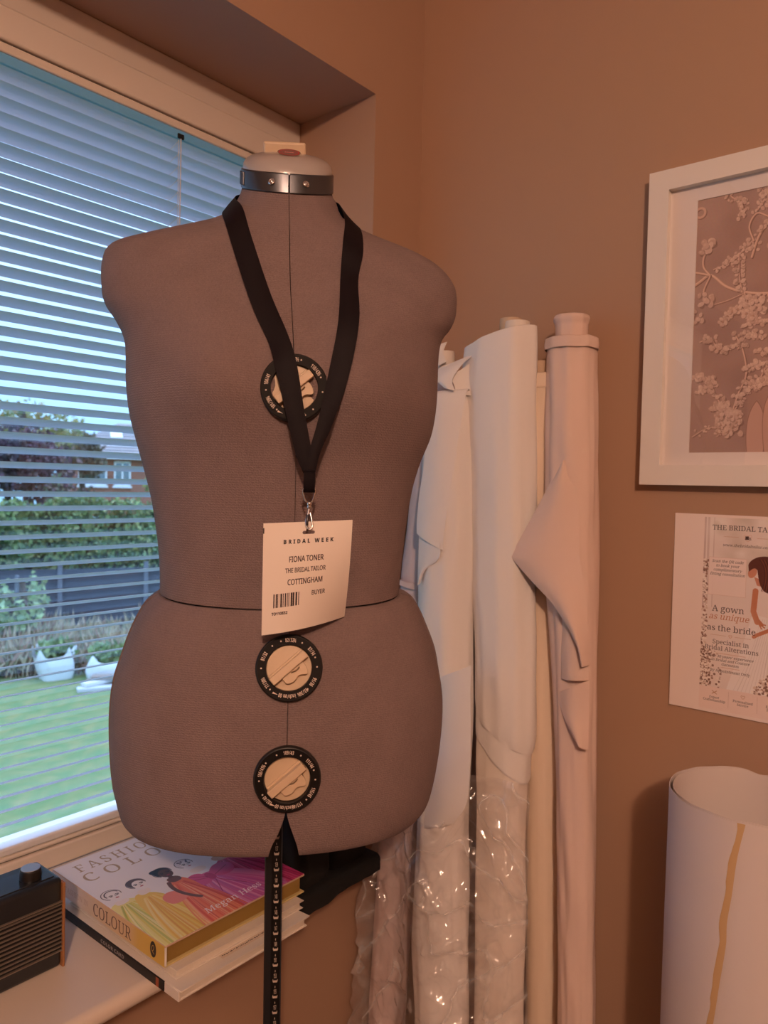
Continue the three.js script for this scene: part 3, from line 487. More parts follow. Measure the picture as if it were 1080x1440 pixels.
{ // clear film round the lower half of three rolls
  const rows = [[.842, .052, .3515], [.80, .047, .3525], [.70, .038, .3560], [.655, .034, .3585], [.60, .024, .3610], [.54, .010, .3645], [.505, .022, .3665], [.45, .014, .3695], [.39, .010, .3725], [.29, .008, .3770], [.12, .008, .3850]];
  const xl = curve(rows, 1), xr = curve(rows, 2), rolls = [ // centre x, radius, centre z at y = .8 and y = .3
    [.065, .036, .094, .089 - .03, .034, .117], [.198, .046, .154, .223, .047, .186], [.285, .048, .115, .305, .046, .139]];
  const front = (x, y) => { let s = 0; const k = (.8 - y) / .5; for (const [x0, r0, z0, x1, r1, z1] of rolls) { const cx = lerp(x0, x1, k), r = lerp(r0, r1, k), cz = lerp(z0, z1, k), d = (x - cx) / (r * 1.25); s = Math.max(s, cz + r * 1.02 * Math.sqrt(Math.max(0, 1 - d * d)) * (Math.abs(d) < 1 ? 1 : 0)); } return s; };
  const n = 230, m = 150, sm = (x, y) => { let a = 0, w = 0; for (let k = -4; k <= 4; k++) { const q = Math.exp(-k * k / 8); a += q * front(x + k * 0.009, y + k * 0.004); w += q; } return Math.max(a / w, front(x, y)) + 0.007; };
  const creases = [[[.03, .43], [.10, .445], [.165, .475], [.24, .53], [.33, .615]], [[.05, .61], [.10, .56], [.16, .535], [.24, .57], [.36, .645]], [[.20, .84], [.25, .80], [.30, .74], [.36, .655]], [[.10, .80], [.15, .70], [.21, .66], [.27, .60]], [[.16, .36], [.22, .42], [.30, .47]], [[.02, .33], [.09, .38], [.15, .35]]];
  const near = (x, y) => { let best = 1; for (const c of creases) for (let k = 0; k + 1 < c.length; k++) { const [ax, ay] = c[k], dx = c[k + 1][0] - ax, dy = c[k + 1][1] - ay, q = clamp(((x - ax) * dx + (y - ay) * dy) / (dx * dx + dy * dy), 0, 1); best = Math.min(best, Math.hypot(x - ax - q * dx, y - ay - q * dy)); } return best; };
  const hash = (a, b, k) => { const v = Math.sin(a * 127.1 + b * 311.7 + k * 74.7) * 43758.5453; return v - Math.floor(v); };
  const facet = (x, y, size, tilt, k) => { // crumples: every cell is a small plane with a tilt of its own
    const cx = Math.floor(x / size), cy = Math.floor(y / size); let sw = 0, sv = 0;
    for (let a = cx - 1; a <= cx + 1; a++) for (let b = cy - 1; b <= cy + 1; b++) {
      const px = (a + hash(a, b, k)) * size, py = (b + hash(a, b, k + 9)) * size, w = Math.exp(-((x - px) ** 2 + (y - py) ** 2) / (size * size * 0.11));
      sw += w; sv += w * ((hash(a, b, k + 3) - 0.5) * 2 * (x - px) + (hash(a, b, k + 5) - 0.5) * 2 * (y - py));
    }
    return tilt * sv / (sw + 1e-6);
  };
  const g = grid(n, m, (i, j) => {
    const t = i / n, e = j / m, y0 = lerp(.842, .12, t), x = lerp(xl(y0), xr(y0), e);
    let y = y0 - (1 - sstep(t, 0, 0.22)) * (0.082 * (1 - sstep(e, 0.60, 0.70)) + 0.006 * nz(e * 9, 3));
    const edge = sstep(Math.min(e, 1 - e), 0, 0.07), ridge = (v) => 1 - Math.abs(v);
    const c = 0.005 * nz(x * 26 + y * 14, y * 17 - x * 9, 1) + 0.003 * ridge(nz(x * 34 - y * 26, y * 38 + x * 19, 4)) ** 2 + 0.9 * facet(x, y, 0.05, 0.4, 1) + facet(x + 0.4 * y, y, 0.018, 0.26, 2) + 0.003 + 0.007 * Math.exp(-((near(x, y) / 0.0045) ** 2));
    return [x + 0.003 * nz(y * 18, e * 5, 6), y, lerp(e < 0.5 ? 0.09 : 0.142 + (.8 - y) * 0.05, sm(x, y), edge) + c * (0.4 + 0.6 * edge)];
  }, (i, j) => [j / m * 0.35, i / n * 0.7]);
  const milky = dataTex(512, 512, (u, v) => { const r = (f, o) => 1 - Math.min(1, Math.abs(tnoise(u, v, f, o)) * 2.2); return 0.975 - 0.26 * r(5, 1) ** 8 - 0.08 * r(16, 5) ** 6; });
  const film = phys({ color: lin(0.98, 0.97, 0.97), transmission: 0.97, transmissionMap: rep(milky, 3, 2.2), thickness: 0, roughness: 0.11, ior: 1.6 });
  solo('plastic_wrap', g, film, 'crumpled clear plastic film wrapped round the lower half of the white fabric rolls', 'plastic wrap');
}

// ------------------------------------------------------------------ roll of pattern paper
{
  const t = thing('paper_roll', 'loosely rolled white pattern paper with a torn outer edge standing by the back wall', 'paper roll');
  t.position.set(0.668, 0, 0.118);
  const top = 0.9045, R0 = 0.0970, R1 = 0.1065, paper = std({ color: lin(0.70, 0.63, 0.61), roughness: 0.75 }), agedShade = std({ color: lin(0.62, 0.42, 0.22), roughness: 0.7 });
    const rad = (a) => R0 + (R1 - R0) * (a + Math.PI * 4) / (Math.PI * 4); // a from -4pi to 0
  const tear = curve([[0, 0], [0.05, 0.07], [0.1, 0.11], [0.14, 0.15], [0.17, 0.15], [0.24, 0.22], [0.35, 0.32], [0.6, 0.42], [1, 0.5]]);
  const m = 220, n = 120;
  const shapeAt = (t01, s, extra = 0) => { const a = lerp(-4 * Math.PI, 0, s), r = rad(a) + 0.0012 * nz(Math.cos(a) * 1.4, Math.sin(a) * 1.4, t01 * 2) + extra; return [a, r]; };
  part(t, 'wound_paper', slab(n, m, (i, j) => {
    const y = top - i / n * top, s = j / m, [a, r] = shapeAt(i / n, s);
    const ang = 0.07 + a - (s > 0.9 ? (tear(i / n) + 0.018 * nz(y * 45, 3) + 0.012 * Math.round(nz(y * 22, 8) * 2)) * (s - 0.9) * 10 : 0);
    return [Math.sin(ang) * r, y + (i === 0 ? 0.0016 * nz(a * 3, 7) - 0.006 * Math.exp(-(((((a + 0.07) % 6.283) + 6.283) % 6.283 - 3.3) ** 2) * 40) : 0), Math.cos(ang) * r];
  }, 0.0007, (i, j) => [j / m, i / n]), paper);
  part(t, 'aged_shade_strip', grid(n, 4, (i, j) => { const y = top - 0.001 - i / n * (top - 0.002), a = 0.07 - tear(i / n) - 0.05 + j / 4 * (0.125 + 0.02 * nz(y * 9, 4)), r = rad(-Math.PI * 2) + 0.0022; return [Math.sin(a) * r, y, Math.cos(a) * r]; }), agedShade, 'brown strip coloured as shade and aged paper along the torn edge');  // brown colour puts shade and aged paper beside the torn edge
}

// ------------------------------------------------------------------ framed print and poster on the back wall
{
  const x0 = 0.4615, x1 = 0.8415, y0 = 1.3105, y1 = 1.7888, b = 0.0305, d = 0.021;
  const t = thing('picture_frame', 'white picture frame with a pale mount round a pink botanical relief print', 'picture frame');
  const wood = std({ color: lin(0.80, 0.74, 0.68), roughness: 0.45 });
  // four mitred sides
  const side = (len) => { const s = new THREE.Shape([[0, 0], [len, 0], [len - b, b], [b, b]].map((q) => new THREE.Vector2(...q))); return new THREE.ExtrudeGeometry(s, { depth: d - 0.0016, bevelEnabled: true, bevelSize: -0.0004, bevelThickness: 0.0008, bevelSegments: 2 }).translate(0, 0, 0.0008); };
  const W = x1 - x0, Hh = y1 - y0;
  const put = (g, x, y, r) => { const o = part(t, 'frame_side', g, wood); o.position.set(x, y, 0.002); o.rotation.z = r; };
  put(side(W), x0, y0, 0); put(side(W), x1, y1, Math.PI); put(side(Hh), x1, y0, Math.PI / 2); put(side(Hh), x0, y1, -Math.PI / 2);
  part(t, 'backing', box(x0 + 0.004, x1 - 0.004, y0 + 0.004, y1 - 0.004, 0.001, 0.005), std({ color: lin(0.4, 0.3, 0.2) }));
  // bevelled mount with its opening
  const s = new THREE.Shape([[x0 + 0.02, y0 + 0.02], [x1 - 0.02, y0 + 0.02], [x1 - 0.02, y1 - 0.02], [x0 + 0.02, y1 - 0.02]].map((q) => new THREE.Vector2(...q)));
  const ax0 = 0.5315, ax1 = x1 - 0.07, ay0 = 1.3600, ay1 = 1.7370;
  s.holes.push(new THREE.Path([[ax0, ay0], [ax0, ay1], [ax1, ay1], [ax1, ay0]].map((q) => new THREE.Vector2(...q))));
  part(t, 'mount', new THREE.ExtrudeGeometry(s, { depth: 0.0016, bevelEnabled: false }).translate(0, 0, 0.0085), std({ color: lin(0.80, 0.74, 0.72), roughness: 0.9 }));
  const art = canvasTex(1024, 1560, (g, w, h) => {
    reseed(5);
    g.fillStyle = '#b3988f'; g.fillRect(0, 0, w, h);
    for (let k = 0; k < 260; k++) { const x = rnd() * w, y = rnd() * h, r = rr(60, 240); const gr = g.createRadialGradient(x, y, 0, x, y, r), c = rnd() < 0.5 ? '130,100,96' : '186,156,146'; gr.addColorStop(0, `rgba(${c},0.10)`); gr.addColorStop(1, `rgba(${c},0)`); g.fillStyle = gr; g.fillRect(x - r, y - r, r * 2, r * 2); }
    const Wx = 1024 / (0.31 / 0.24), U = (u) => u * 0.31 / 0.24 * w * 1.0, Y = (v) => v * h;
    const pal = ['#cdb0a4', '#d3b8ac', '#c6a89c', '#d8bfb3'];
    const blob = (x, y, r, col) => { g.fillStyle = 'rgba(104,76,72,0.34)'; g.beginPath(); g.ellipse(x + r * 0.35, y + r * 0.4, r, r * 0.8, rnd() * 3, 0, 7); g.fill(); g.fillStyle = col ?? pal[Math.floor(rnd() * 4)]; g.beginPath(); g.ellipse(x, y, r, r * rr(0.6, 0.9), rnd() * 3, 0, 7); g.fill(); g.fillStyle = 'rgba(255,240,230,0.2)'; g.beginPath(); g.arc(x - r * 0.3, y - r * 0.3, r * 0.3, 0, 7); g.fill(); };
    const flower = (x, y, r) => { const n = 5, a0 = rnd() * 6; for (let k = 0; k < n; k++) blob(x + Math.cos(a0 + k * 1.257) * r * 0.6, y + Math.sin(a0 + k * 1.257) * r * 0.6, r * 0.5); blob(x, y, r * 0.25, '#bb9484'); };
    const stem = (p, lw, sprig = 0, size = 15) => {
      const c = new THREE.CatmullRomCurve3(p.map(([x, y]) => V(x, y, 0))), q = c.getPoints(40);
      for (const [dx, col] of [[6, 'rgba(92,62,58,0.45)'], [0, '#d2b09f'], [-lw * 0.2, 'rgba(255,238,226,0.4)']]) { g.strokeStyle = col; g.lineWidth = dx < 0 ? lw * 0.4 : lw; g.lineCap = 'round'; g.beginPath(); q.forEach((a, k) => (k ? g.lineTo(a.x + dx, a.y + dx) : g.moveTo(a.x + dx, a.y + dx))); g.stroke(); }
      if (sprig) for (let k = 6; k <= 40; k += 2) { const a = q[k]; for (const s of [-1, 1]) if (rnd() < sprig) blob(a.x + s * rr(8, 30), a.y + rr(-20, 20), rr(0.6, 1.1) * size); }
    };
    const S = (a, lw, sp, sz) => stem(a.map(([u, v]) => [U(u), Y(v)]), lw, sp, sz);
    // ring, main bough and sprays, from the left edge
    g.strokeStyle = 'rgba(92,62,58,0.4)'; g.lineWidth = 14; g.beginPath(); g.arc(U(.022) + 6, Y(.057) + 6, 28, 0, 7); g.stroke(); g.strokeStyle = '#d8b8a8'; g.beginPath(); g.arc(U(.022), Y(.057), 28, 0, 7); g.stroke();
    S([[-.02, .35], [.03, .325], [.075, .305], [.15, .357], [.226, .386], [.33, .403], [.5, .39], [.8, .43]], 15); S([[-.02, .28], [.03, .292], [.075, .305]], 12); S([[.075, .305], [.045, .27], [.043, .236], [.06, .2]], 11); S([[.075, .31], [.05, .36], [.05, .39]], 9);
    for (const [u, v, n] of [[.065, .185, 9], [.06, .40, 8], [.02, .46, 7], [.05, .205, 5]]) for (let k = 0; k < n; k++) blob(U(u + rr(-.035, .03)), Y(v + rr(-.028, .025)), rr(14, 26));
    S([[.09, .285], [.15, .27], [.21, .235], [.255, .2]], 6, 0.95, 15); S([[.255, .26], [.28, .19], [.33, .12]], 12, 0.3, 14); S([[.26, .2], [.24, .14], [.27, .10], [.32, .12]], 9); S([[.32, .12], [.37, .09], [.40, .13]], 9, 0.5, 14); S([[.33, .13], [.36, .2], [.34, .24]], 7, 0.9, 16);
    S([[.22, .385], [.205, .32], [.2, .24]], 6, 0.95, 15); S([[.10, .42], [.16, .41], [.23, .39]], 4); S([[.23, .39], [.25, .44], [.3, .46]], 8, 0.9, 18); S([[.30, .40], [.28, .45]], 7, 0.6, 15); S([[.33, .41], [.37, .47], [.42, .48]], 11, 0.3);
    for (const [u, v] of [[.16, .47], [.18, .455], [.14, .49], [.205, .45], [.24, .47], [.27, .48]]) flower(U(u), Y(v), 30);
    S([[.14, -.02], [.16, .02], [.2, .045], [.215, .09]], 8, 0.5, 13); for (let k = 0; k < 14; k++) blob(U(.2 + rr(-.012, .02)), Y(.03 + k * .006), rr(10, 16));
    S([[.26, -.02], [.29, .02], [.3, .05], [.27, .09]], 8, 0.7, 14); S([[.33, -.02], [.31, .03], [.33, .07]], 8, 0.6, 14); S([[.34, .02], [.38, .06], [.44, .07]], 8, 0.6, 14);
    S([[.186, .86], [.14, .8], [.105, .74], [.09, .70]], 8, 0.4, 16); S([[.19, .86], [.22, .77], [.25, .70], [.23, .6], [.2, .55]], 9, 0.3, 15); S([[.25, .7], [.27, .66], [.34, .67]], 7, 0.9, 16); S([[.25, .72], [.29, .74], [.33, .68]], 6, 0.3, 16); S([[.2, .84], [.26, .76], [.3, .74]], 7, 0.9, 15);
    S([[.04, .56], [.09, .55], [.12, .59], [.18, .6]], 6, 0.95, 17); S([[.02, .70], [.06, .70], [.1, .72]], 5, 0.95, 17); S([[.05, .745], [.09, .75]], 5, 0.95, 15); S([[.1, .83], [.15, .81], [.18, .84]], 5, 0.95, 16); S([[.21, .6], [.25, .55], [.31, .56]], 6, 0.95, 16); S([[.28, .62], [.36, .62], [.42, .6]], 6, 0.95, 18); S([[.22, .52], [.3, .5], [.38, .52]], 5, 0.95, 16);
    S([[.02, .93], [.08, .9], [.14, .89], [.18, .86]], 4, 0.4, 10); S([[.3, .74], [.35, .73], [.4, .77]], 6, 0.9, 17);
    for (let k = 0; k < 46; k++) blob(U(.18 + rr(-.05, .06)), Y(.88 + rr(-.05, .05)), rr(13, 24)); for (let k = 0; k < 12; k++) flower(U(.18 + rr(-.05, .05)), Y(.90 + rr(-.06, .03)), rr(22, 32));
    for (const [a, b2, c, d2] of [[.27, .86, .33, 1.02], [.34, .84, .36, 1.0], [.4, .86, .38, 1.0]]) { g.fillStyle = '#c4a196'; g.beginPath(); g.moveTo(U(a), Y(d2)); g.quadraticCurveTo(U(a - .03), Y(b2), U(lerp(a, c, .5)), Y(b2 - .06)); g.quadraticCurveTo(U(c + .03), Y(b2), U(c), Y(d2)); g.fill(); g.strokeStyle = 'rgba(110,78,72,0.5)'; g.lineWidth = 4; g.stroke(); }
    for (let k = 0; k < 26; k++) { const u = rr(.42, .78), v = rr(0, 1); S([[u, v], [u + rr(-.06, .06), v - .05], [u + rr(-.1, .1), v - .1]], 7, 0.85, 17); }
  });
  part(t, 'print', new THREE.PlaneGeometry(ax1 - ax0 + 0.006, ay1 - ay0 + 0.006).translate((ax0 + ax1) / 2, (ay0 + ay1) / 2, 0.0082), std({ map: art, roughness: 0.8 }), 'botanical relief print in dusty pink');
  part(t, 'glass', box(x0 + b - 0.004, x1 - b + 0.004, y0 + b - 0.004, y1 - b + 0.004, 0.0118, 0.0122), M.glass);
}
{ // bridal poster on office paper
  const pw = 0.21, ph = 0.297, X0 = 0.5118, Y1 = 1.2680, S = 4600;
  const tex = canvasTex(Math.round(pw * S), Math.round(ph * S), (g, w, h) => {
    const X = (x) => (x - X0) * S, Y = (y) => (Y1 - y) * S, cx = X(0.6175);
    g.fillStyle = '#efdfd8'; g.fillRect(0, 0, w, h);
    reseed(77);
    const L = X(.5562), Rr = X(.6788), T = Y(1.2640), Bt = Y(1.0095);
    g.save(); g.beginPath(); g.rect(L, T, Rr - L, Bt - T); g.clip();
    g.fillStyle = '#e6d8d2'; g.fillRect(L, T, Rr - L, Bt - T);
    for (const [x, ww, c] of [[0, 12, '#cdb7b2'], [12, 10, '#e8dcd8'], [22, 14, '#d3c1bc'], [36, 26, '#e9ddd8'], [62, 6, '#d0bdb8'], [520, 30, '#d6c6c0'], [552, 20, '#e4d8d2']]) { g.fillStyle = c; g.fillRect(L + x, T, ww, 620); }
    const soft = (x, y, r, c) => { const gr = g.createRadialGradient(x, y, 0, x, y, r); gr.addColorStop(0, `rgba(${c},0.5)`); gr.addColorStop(1, `rgba(${c},0)`); g.fillStyle = gr; g.fillRect(x - r, y - r, 2 * r, 2 * r); };
    for (let k = 0; k < 26; k++) soft(rr(L + 40, Rr), rr(T, T + 420), rr(30, 120), rnd() < 0.5 ? '200,186,172' : '244,238,232');
    // gown: white skirt spreading to the right
    g.fillStyle = '#efe8e6'; g.beginPath(); g.moveTo(X(.634), Y(1.168)); g.bezierCurveTo(X(.628), Y(1.11), X(.605), Y(1.05), X(.592), Y(1.0)); g.lineTo(Rr, Y(1.0)); g.lineTo(Rr, Y(1.17)); g.fill();
    for (let k = 0; k < 14; k++) { g.strokeStyle = 'rgba(196,182,180,0.4)'; g.lineWidth = rr(2, 6); g.beginPath(); g.moveTo(X(.638 + k * .003), Y(1.12)); g.quadraticCurveTo(X(.632 + k * .002), Y(1.07), X(.60 + k * .006), Y(1.0)); g.stroke(); }
    g.fillStyle = '#e9dcd8'; g.beginPath(); g.moveTo(X(.630), Y(1.172)); g.lineTo(X(.66), Y(1.172)); g.lineTo(X(.662), Y(1.12)); g.lineTo(X(.634), Y(1.125)); g.fill();
    // woman bowed to her work: face, hair, arms
    g.fillStyle = '#c98a70'; g.beginPath(); g.ellipse(X(.6255), Y(1.1865), 26, 40, 0.35, 0, 7); g.fill(); g.beginPath(); g.moveTo(X(.628), Y(1.18)); g.lineTo(X(.643), Y(1.175)); g.lineTo(X(.648), Y(1.165)); g.lineTo(X(.632), Y(1.168)); g.fill();
    g.fillStyle = '#5d2f22'; g.beginPath(); g.moveTo(X(.6195), Y(1.196)); g.bezierCurveTo(X(.621), Y(1.208), X(.645), Y(1.218), X(.660), Y(1.204)); g.bezierCurveTo(X(.666), Y(1.18), X(.660), Y(1.155), X(.648), Y(1.158)); g.bezierCurveTo(X(.636), Y(1.160), X(.634), Y(1.176), X(.632), Y(1.19)); g.bezierCurveTo(X(.628), Y(1.196), X(.624), Y(1.19), X(.6205), Y(1.187)); g.fill();
    for (let k = 0; k < 10; k++) { g.strokeStyle = k % 2 ? 'rgba(130,72,48,0.7)' : 'rgba(58,26,20,0.7)'; g.lineWidth = 4; g.beginPath(); g.moveTo(X(.634 + k * .0022), Y(1.206)); g.quadraticCurveTo(X(.648 + k * .001), Y(1.19), X(.638 + k * .002), Y(1.160)); g.stroke(); }
    g.strokeStyle = '#c4805f'; g.lineCap = 'round'; g.lineWidth = 36; g.beginPath(); g.moveTo(X(.6305), Y(1.160)); g.lineTo(X(.6285), Y(1.130)); g.lineTo(X(.634), Y(1.115)); g.stroke(); g.lineWidth = 24; g.beginPath(); g.moveTo(X(.629), Y(1.124)); g.lineTo(X(.640), Y(1.112)); g.stroke(); g.beginPath(); g.moveTo(X(.650), Y(1.105)); g.lineTo(X(.634), Y(1.096)); g.lineTo(X(.630), Y(1.093)); g.stroke();
    g.lineWidth = 8; for (const [a, b] of [[.645, 1.112], [.644, 1.108], [.640, 1.106]]) { g.beginPath(); g.moveTo(X(.636), Y(1.113)); g.lineTo(X(a), Y(b)); g.stroke(); }
    // gypsophila at the left edge and lower corners
    for (let k = 0; k < 620; k++) { const q = rnd(), low = rnd() < 0.5; const x = low ? L + Math.abs(rr(-70, 70)) * (1 + (q < 0.2)) : L + Math.abs(rr(-1, 1)) * 34, y = low ? rr(Y(1.065), Bt) : rr(Y(1.200), Bt); g.fillStyle = ['#a07f72', '#f1e6de', '#d9c6ba', '#7f6054', '#efe3da'][Math.floor(rnd() * 5)]; g.beginPath(); g.arc(x, y, rr(4, 9), 0, 7); g.fill(); }
    for (let k = 0; k < 500; k++) { const x = Rr - Math.abs(rr(-1, 1)) * 270 * Math.sqrt(rnd()), y = rr(Y(1.06), Bt); if ((Rr - x) / 270 > (y - Y(1.07)) / (Bt - Y(1.07))) continue; g.fillStyle = ['#b08f80', '#f3e8e0', '#dccabf', '#8d6c60'][Math.floor(rnd() * 4)]; g.beginPath(); g.arc(x, y, rr(5, 11), 0, 7); g.fill(); }
    soft(X(.595), Y(1.07), 170, '238,228,224'); soft(X(.60), Y(1.11), 190, '236,226,222'); soft(X(.595), Y(1.04), 130, '238,228,224');
    g.restore();
    const txt = (s, x, y, size, font, col = '#3d2c2a', al = 'center') => { g.font = font.replace('$', size); g.fillStyle = col; g.textAlign = al; g.textBaseline = 'middle'; g.fillText(s, x, y); };
    txt('THE BRIDAL TAILOR', cx, Y(1.2490), 46, '$px serif', '#2b201f');
    g.strokeStyle = '#c59b7c'; g.lineWidth = 2; g.beginPath(); g.moveTo(X(.584), Y(1.236)); g.lineTo(X(.605), Y(1.236)); g.moveTo(X(.630), Y(1.236)); g.lineTo(X(.652), Y(1.236)); g.stroke();
    const heart = (x, y, s, col) => { g.strokeStyle = col; g.lineWidth = 2.5; g.beginPath(); g.moveTo(x, y + s); g.bezierCurveTo(x - s * 1.6, y - s * 0.2, x - s * 0.8, y - s * 1.3, x, y - s * 0.4); g.bezierCurveTo(x + s * 0.8, y - s * 1.3, x + s * 1.6, y - s * 0.2, x, y + s); g.stroke(); };
    heart(cx, Y(1.2360), 26, '#d9b69c'); g.fillStyle = '#4a3634'; g.fillRect(cx - 16, Y(1.2360) - 10, 22, 20); g.fillRect(cx - 18, Y(1.2360) + 9, 40, 4); g.fillRect(cx + 8, Y(1.2360) - 2, 10, 6);
    txt('www.thebridaltailor.co.uk', cx, Y(1.2235), 25, 'italic $px serif');
    g.fillStyle = 'rgba(238,222,216,0.9)'; g.strokeStyle = '#d9c0b4'; g.fillRect(X(.5645), Y(1.2045), X(.6170) - X(.5645), Y(1.1485) - Y(1.2045)); g.strokeRect(X(.5645), Y(1.2045), X(.6170) - X(.5645), Y(1.1485) - Y(1.2045));
    ['Scan the QR code', 'to book your', 'complimentary', 'fitting consultation'].forEach((s, k) => txt(s, X(.5908), Y(1.1990 - k * .0063), 25, 'italic $px serif'));
    txt('A gown', X(.5935), Y(1.1285), 58, '$px serif', '#352523'); txt('as unique', X(.5945), Y(1.1165), 56, 'italic $px serif', '#bb7a55'); txt('as the bride', X(.5985), Y(1.0995), 56, '$px serif', '#352523');
    g.strokeStyle = '#c8a58e'; g.beginPath(); g.moveTo(X(.570), Y(1.0885)); g.lineTo(X(.592), Y(1.0885)); g.moveTo(X(.604), Y(1.0885)); g.lineTo(X(.626), Y(1.0885)); g.stroke(); heart(X(.598), Y(1.0885), 11, '#c89a7e');
    txt('Specialist in', X(.5985), Y(1.0785), 41, '$px serif'); txt('Bridal Alterations', X(.5995), Y(1.0690), 41, '$px serif');
    g.beginPath(); g.moveTo(X(.578), Y(1.0615)); g.lineTo(X(.620), Y(1.0615)); g.stroke();
    ['Over 30 years’ experience', 'in Bridal and Couture', 'Garments'].forEach((s, k) => txt(s, X(.5985), Y(1.0572 - k * .0058), 24, 'italic $px serif'));
    g.beginPath(); g.moveTo(X(.586), Y(1.0410)); g.lineTo(X(.612), Y(1.0410)); g.stroke(); txt('By Appointment Only', X(.5985), Y(1.0355), 25, '$px serif');
    g.fillStyle = '#ecd8d0'; g.fillRect(L, Bt, Rr - L, Y(.9757) - Bt);
    g.strokeStyle = '#b07c50'; g.lineWidth = 4; g.beginPath(); g.moveTo(X(.5745), Y(1.0045)); g.lineTo(X(.5815), Y(.9995)); g.moveTo(X(.5745), Y(.9995)); g.lineTo(X(.5815), Y(1.0045)); g.stroke(); heart(X(.6180), Y(1.002), 13, '#b98c66'); heart(X(.656), Y(1.002), 13, '#b98c66');
    [['Expert', 'Craftsmanship', .578], ['Personalised', 'Service', .618], ['Elegant', 'Finish', .657]].forEach(([a, b, x]) => { txt(a, X(x), Y(.9945), 21, '$px serif'); txt(b, X(x), Y(.9900), 21, '$px serif'); });
    g.strokeStyle = '#cbb0a4'; g.lineWidth = 2; for (const x of [.598, .6375]) { g.beginPath(); g.moveTo(X(x), Y(1.006)); g.lineTo(X(x), Y(.982)); g.stroke(); }
  });
  const g = grid(20, 14, (i, j) => { const u = j / 14, v = i / 20; return [X0 + u * pw - 0.003 * 0 + v * 0.0015, Y1 - v * ph - 0.001 * u, 0.0014 + 0.0016 * Math.sin(v * 3.0 + u) ** 2 + 0.004 * (1 - u) * v * v * 0.6]; }, (i, j) => [j / 14, 1 - i / 20]);
  const o = solo('poster', g, std({ map: tex, roughness: 0.6 }), 'white paper bridal tailor poster with a wide blank left margin below the picture frame', 'poster');
  part(o, 'poster_back', grid(20, 14, (i, j) => { const u = j / 14, v = i / 20; return [X0 + u * pw + v * 0.0015, Y1 - v * ph - 0.001 * u, 0.0010 + 0.0016 * Math.sin(v * 3.0 + u) ** 2 + 0.004 * (1 - u) * v * v * 0.6]; }), std({ color: lin(0.8, 0.76, 0.74) }));
}

// ------------------------------------------------------------------ on the window sill
{ // radio
  const t = thing('radio', 'black retro radio with slatted front grille and round top knob on the window sill', 'radio');
  const x0 = -0.022, x1 = 0.0445, z0 = 0.7335, z1 = 0.955, y0 = SILL + 0.0002, y1 = 0.8145;
  part(t, 'case', box(x0, x1 - 0.002, y0, y1, z0 + 0.003, z1 - 0.003, 0.006), phys({ color: lin(0.016, 0.018, 0.022), roughness: 0.35, clearcoat: 0.3 }));
  const wood = std({ color: lin(0.34, 0.15, 0.06), roughness: 0.5 });
  part(t, 'end_panel', box(x0 + 0.008, x1 + 0.001, y0, y1 - 0.006, z0 + 0.0012, z0 + 0.0045, 0.001), wood, 'brown wooden end panel'); part(t, 'end_panel', box(x0 + 0.008, x1 + 0.001, y0, y1 - 0.006, z1 - 0.0045, z1 - 0.001, 0.001), wood, 'brown wooden end panel');
  part(t, 'top_panel', box(x0 + 0.006, x1 - 0.010, y1 - 0.001, y1 + 0.0012, z0 + 0.010, z1 - 0.010, 0.001), phys({ color: lin(0.02, 0.022, 0.028), roughness: 0.25, clearcoat: 0.5 }));
  const bezel = std({ color: lin(0.30, 0.25, 0.20), metalness: 0.6, roughness: 0.4 });
  for (const [a, b] of [[0.785, 0.7865], [0.7245, 0.726]]) part(t, 'grille_trim', box(x1 - 0.003, x1 + 0.001, a, b, z0 + 0.0045, z1 - 0.0045, 0.0005), bezel);
  part(t, 'grille_back', box(x1 - 0.003, x1 - 0.0018, 0.7255, 0.7855, z0 + 0.0045, z1 - 0.0045), M.blackMatt);
  for (let k = 0; k < 11; k++) { const y = 0.7295 + k * 0.0052; part(t, 'grille_bar', box(x1 - 0.003, x1 + 0.0006, y, y + 0.0014, z0 + 0.0045, z1 - 0.0045, 0.0005), bezel); }
  const P2 = (a) => a.map((q) => new THREE.Vector2(...q));
  const kn = part(t, 'knob', new THREE.LatheGeometry(P2([[0.0126, 0], [0.0126, 0.006], [0.0122, 0.0065], [0.0122, 0.0105], [0.0112, 0.0120], [0, 0.0121]]), 40), M.black); kn.position.set(0.0175, y1 + 0.001, 0.7645);
  part(kn, 'knob_top', new THREE.CylinderGeometry(0.0108, 0.0110, 0.0008, 36).translate(0, 0.0124, 0), std({ color: lin(0.55, 0.58, 0.62), metalness: 0.7, roughness: 0.35 }), 'brushed metal knob top');
}
